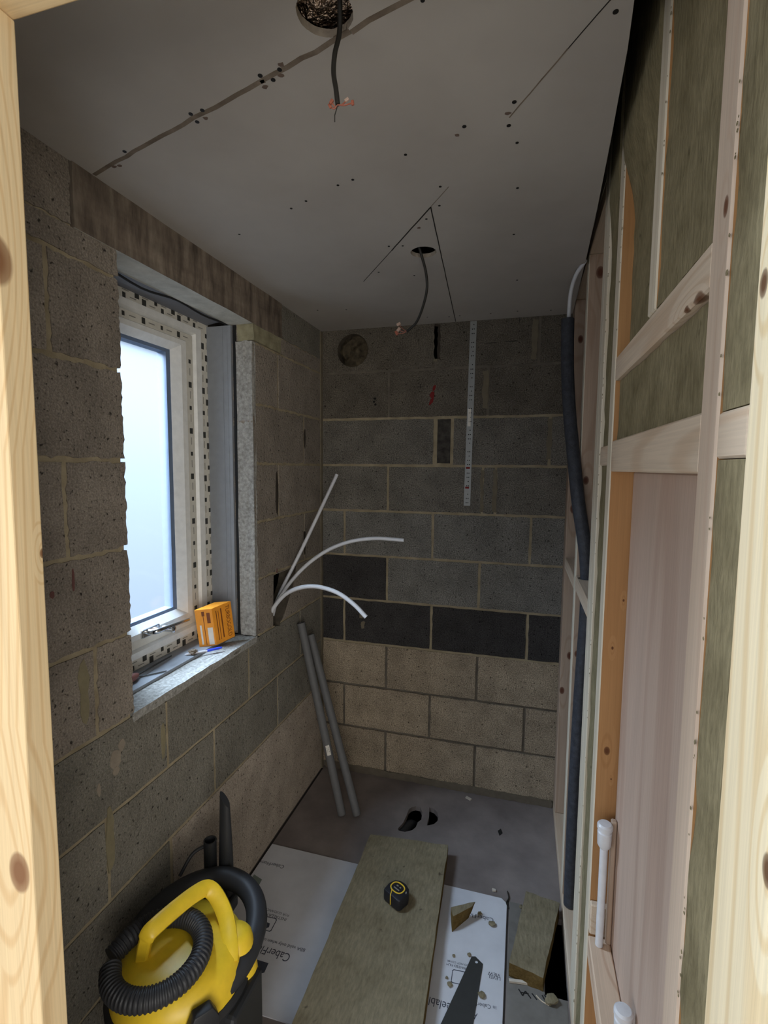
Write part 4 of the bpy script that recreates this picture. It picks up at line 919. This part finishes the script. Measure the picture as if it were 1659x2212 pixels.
# carry handle
h0, h1 = U(322, 2012, 2, 0.485), U(437, 1918, 2, 0.485)
hp = [h0+Vector((-0.02, -0.01, -0.09)), h0+Vector((-0.006, -0.004, -0.02)), h0+(h1-h0)*0.12, h0+(h1-h0)*0.85, h1+Vector((0.018, 0.012, -0.012)), U(486, 1975, 2, 0.435), U(497, 2040, 2, 0.41), U(497, 2080, 2, 0.39)]
P = spline(hp, 8); bm = B(); R_ = []
for i, p in enumerate(P):
    d = (P[min(i+1, len(P)-1)]-P[max(i-1, 0)]).normalized(); s = d.cross(Vector((0.35, -0.75, 0.75))).normalized(); u = s.cross(d).normalized(); ww = 0.019 if i > 8 else 0.015
    R_.append([bm.verts.new(p+s*a*ww+u*b*0.009) for a, b in ((-1, -1), (1, -1), (1, 0.5), (0.7, 1), (-0.7, 1), (-1, 0.5))])
for a, b in zip(R_, R_[1:]):
    for k in range(6): bm.faces.new((a[k], a[(k+1) % 6], b[(k+1) % 6], b[k]))
bm.faces.new(R_[0]); bm.faces.new(R_[-1]); obj('carry_handle', bm, M['yellow'], vc, True)
# corrugated hose: a coil on the lid, then a wide loop round the back and down the far side
def hose(name, pts, r, ribs=True, n=16):
    P = spline(pts, n); L = [0]
    for a, b in zip(P, P[1:]): L.append(L[-1]+(b-a).length)
    m = int(L[-1]/0.0022); Q = []; j = 0
    for k in range(m+1):
        s = L[-1]*k/m
        while j < len(L)-2 and L[j+1] < s: j += 1
        Q.append(P[j]+(P[j+1]-P[j])*((s-L[j])/max(1e-6, L[j+1]-L[j])))
    bm = B(); tube(bm, Q, r, 16, rfun=(lambda i, n_: r*(1.0 if i % 4 < 2 else 0.90)) if ribs else None); return obj(name, bm, M['hose'], vc, True)
cc = U(342, 2066, 2, 0.445); pts = []
for k in range(22):
    a = math.radians(215+k*20); rr = 0.098; pts.append(Vector((cc.x+rr*math.cos(a), cc.y+rr*math.sin(a)*1.02, 0.4485+0.0*k)) if k < 17 else Vector((cc.x+(rr+0.012*(k-16))*math.cos(a), cc.y+(rr+0.012*(k-16))*math.sin(a), 0.4485-0.008*(k-16))))
hose('hose', pts[:18], 0.0235)
pts = []
for k in range(15):
    a = math.radians(200-k*17); pts.append((0.205+0.146*math.cos(a), -1.325+0.175*math.sin(a), 0.385-0.004*max(0, k-6)))
hose('hose_loop', pts, 0.028, False)
bm = B(); bx(bm, 0.352, 0.392, -1.44, -1.31, 0.06, 0.33); o = obj('accessory_rack', bm, M['black_pl'], vc, bevel=0.010)
# upright crevice nozzle and short tube held at the back
bm = B(); n0 = Vector((0.160, -1.118, 0))
sec = [(0.285, 0.021, 0.021), (0.40, 0.021, 0.021), (0.47, 0.020, 0.016), (0.60, 0.0155, 0.011)]; rg = []
for z, a, b in sec:
    rg.append([bm.verts.new((n0.x+a*math.cos(k*math.pi/10), n0.y+b*math.sin(k*math.pi/10), z+(0.022*(-math.cos(k*math.pi/10)) if z > 0.55 else 0))) for k in range(20)])
for a, b in zip(rg, rg[1:]):
    for k in range(20): bm.faces.new((a[k], a[(k+1) % 20], b[(k+1) % 20], b[k]))
bm.faces.new(rg[0]); bm.faces.new(rg[-1]); obj('crevice_nozzle', bm, M['black_pl'], vc, True)
bm = B(); tube(bm, [(0.118, -1.135, 0.285), (0.118, -1.135, 0.475)], 0.019, 18, 0.8); obj('short_tube', bm, M['black_pl'], vc, True)
bm = B(); bx(bm, 0.10, 0.19, -1.245, -1.10, 0.255, 0.30); obj('nozzle_holder', bm, M['black_pl'], vc, bevel=0.008)
bm = B(); tube(bm, spline([(0.06, -1.20, 0.40), (0.075, -1.165, 0.44), (0.098, -1.145, 0.455), (0.118, -1.14, 0.46)], 8), 0.005, 8); obj('power_cord', bm, M['hose'], vc, True)
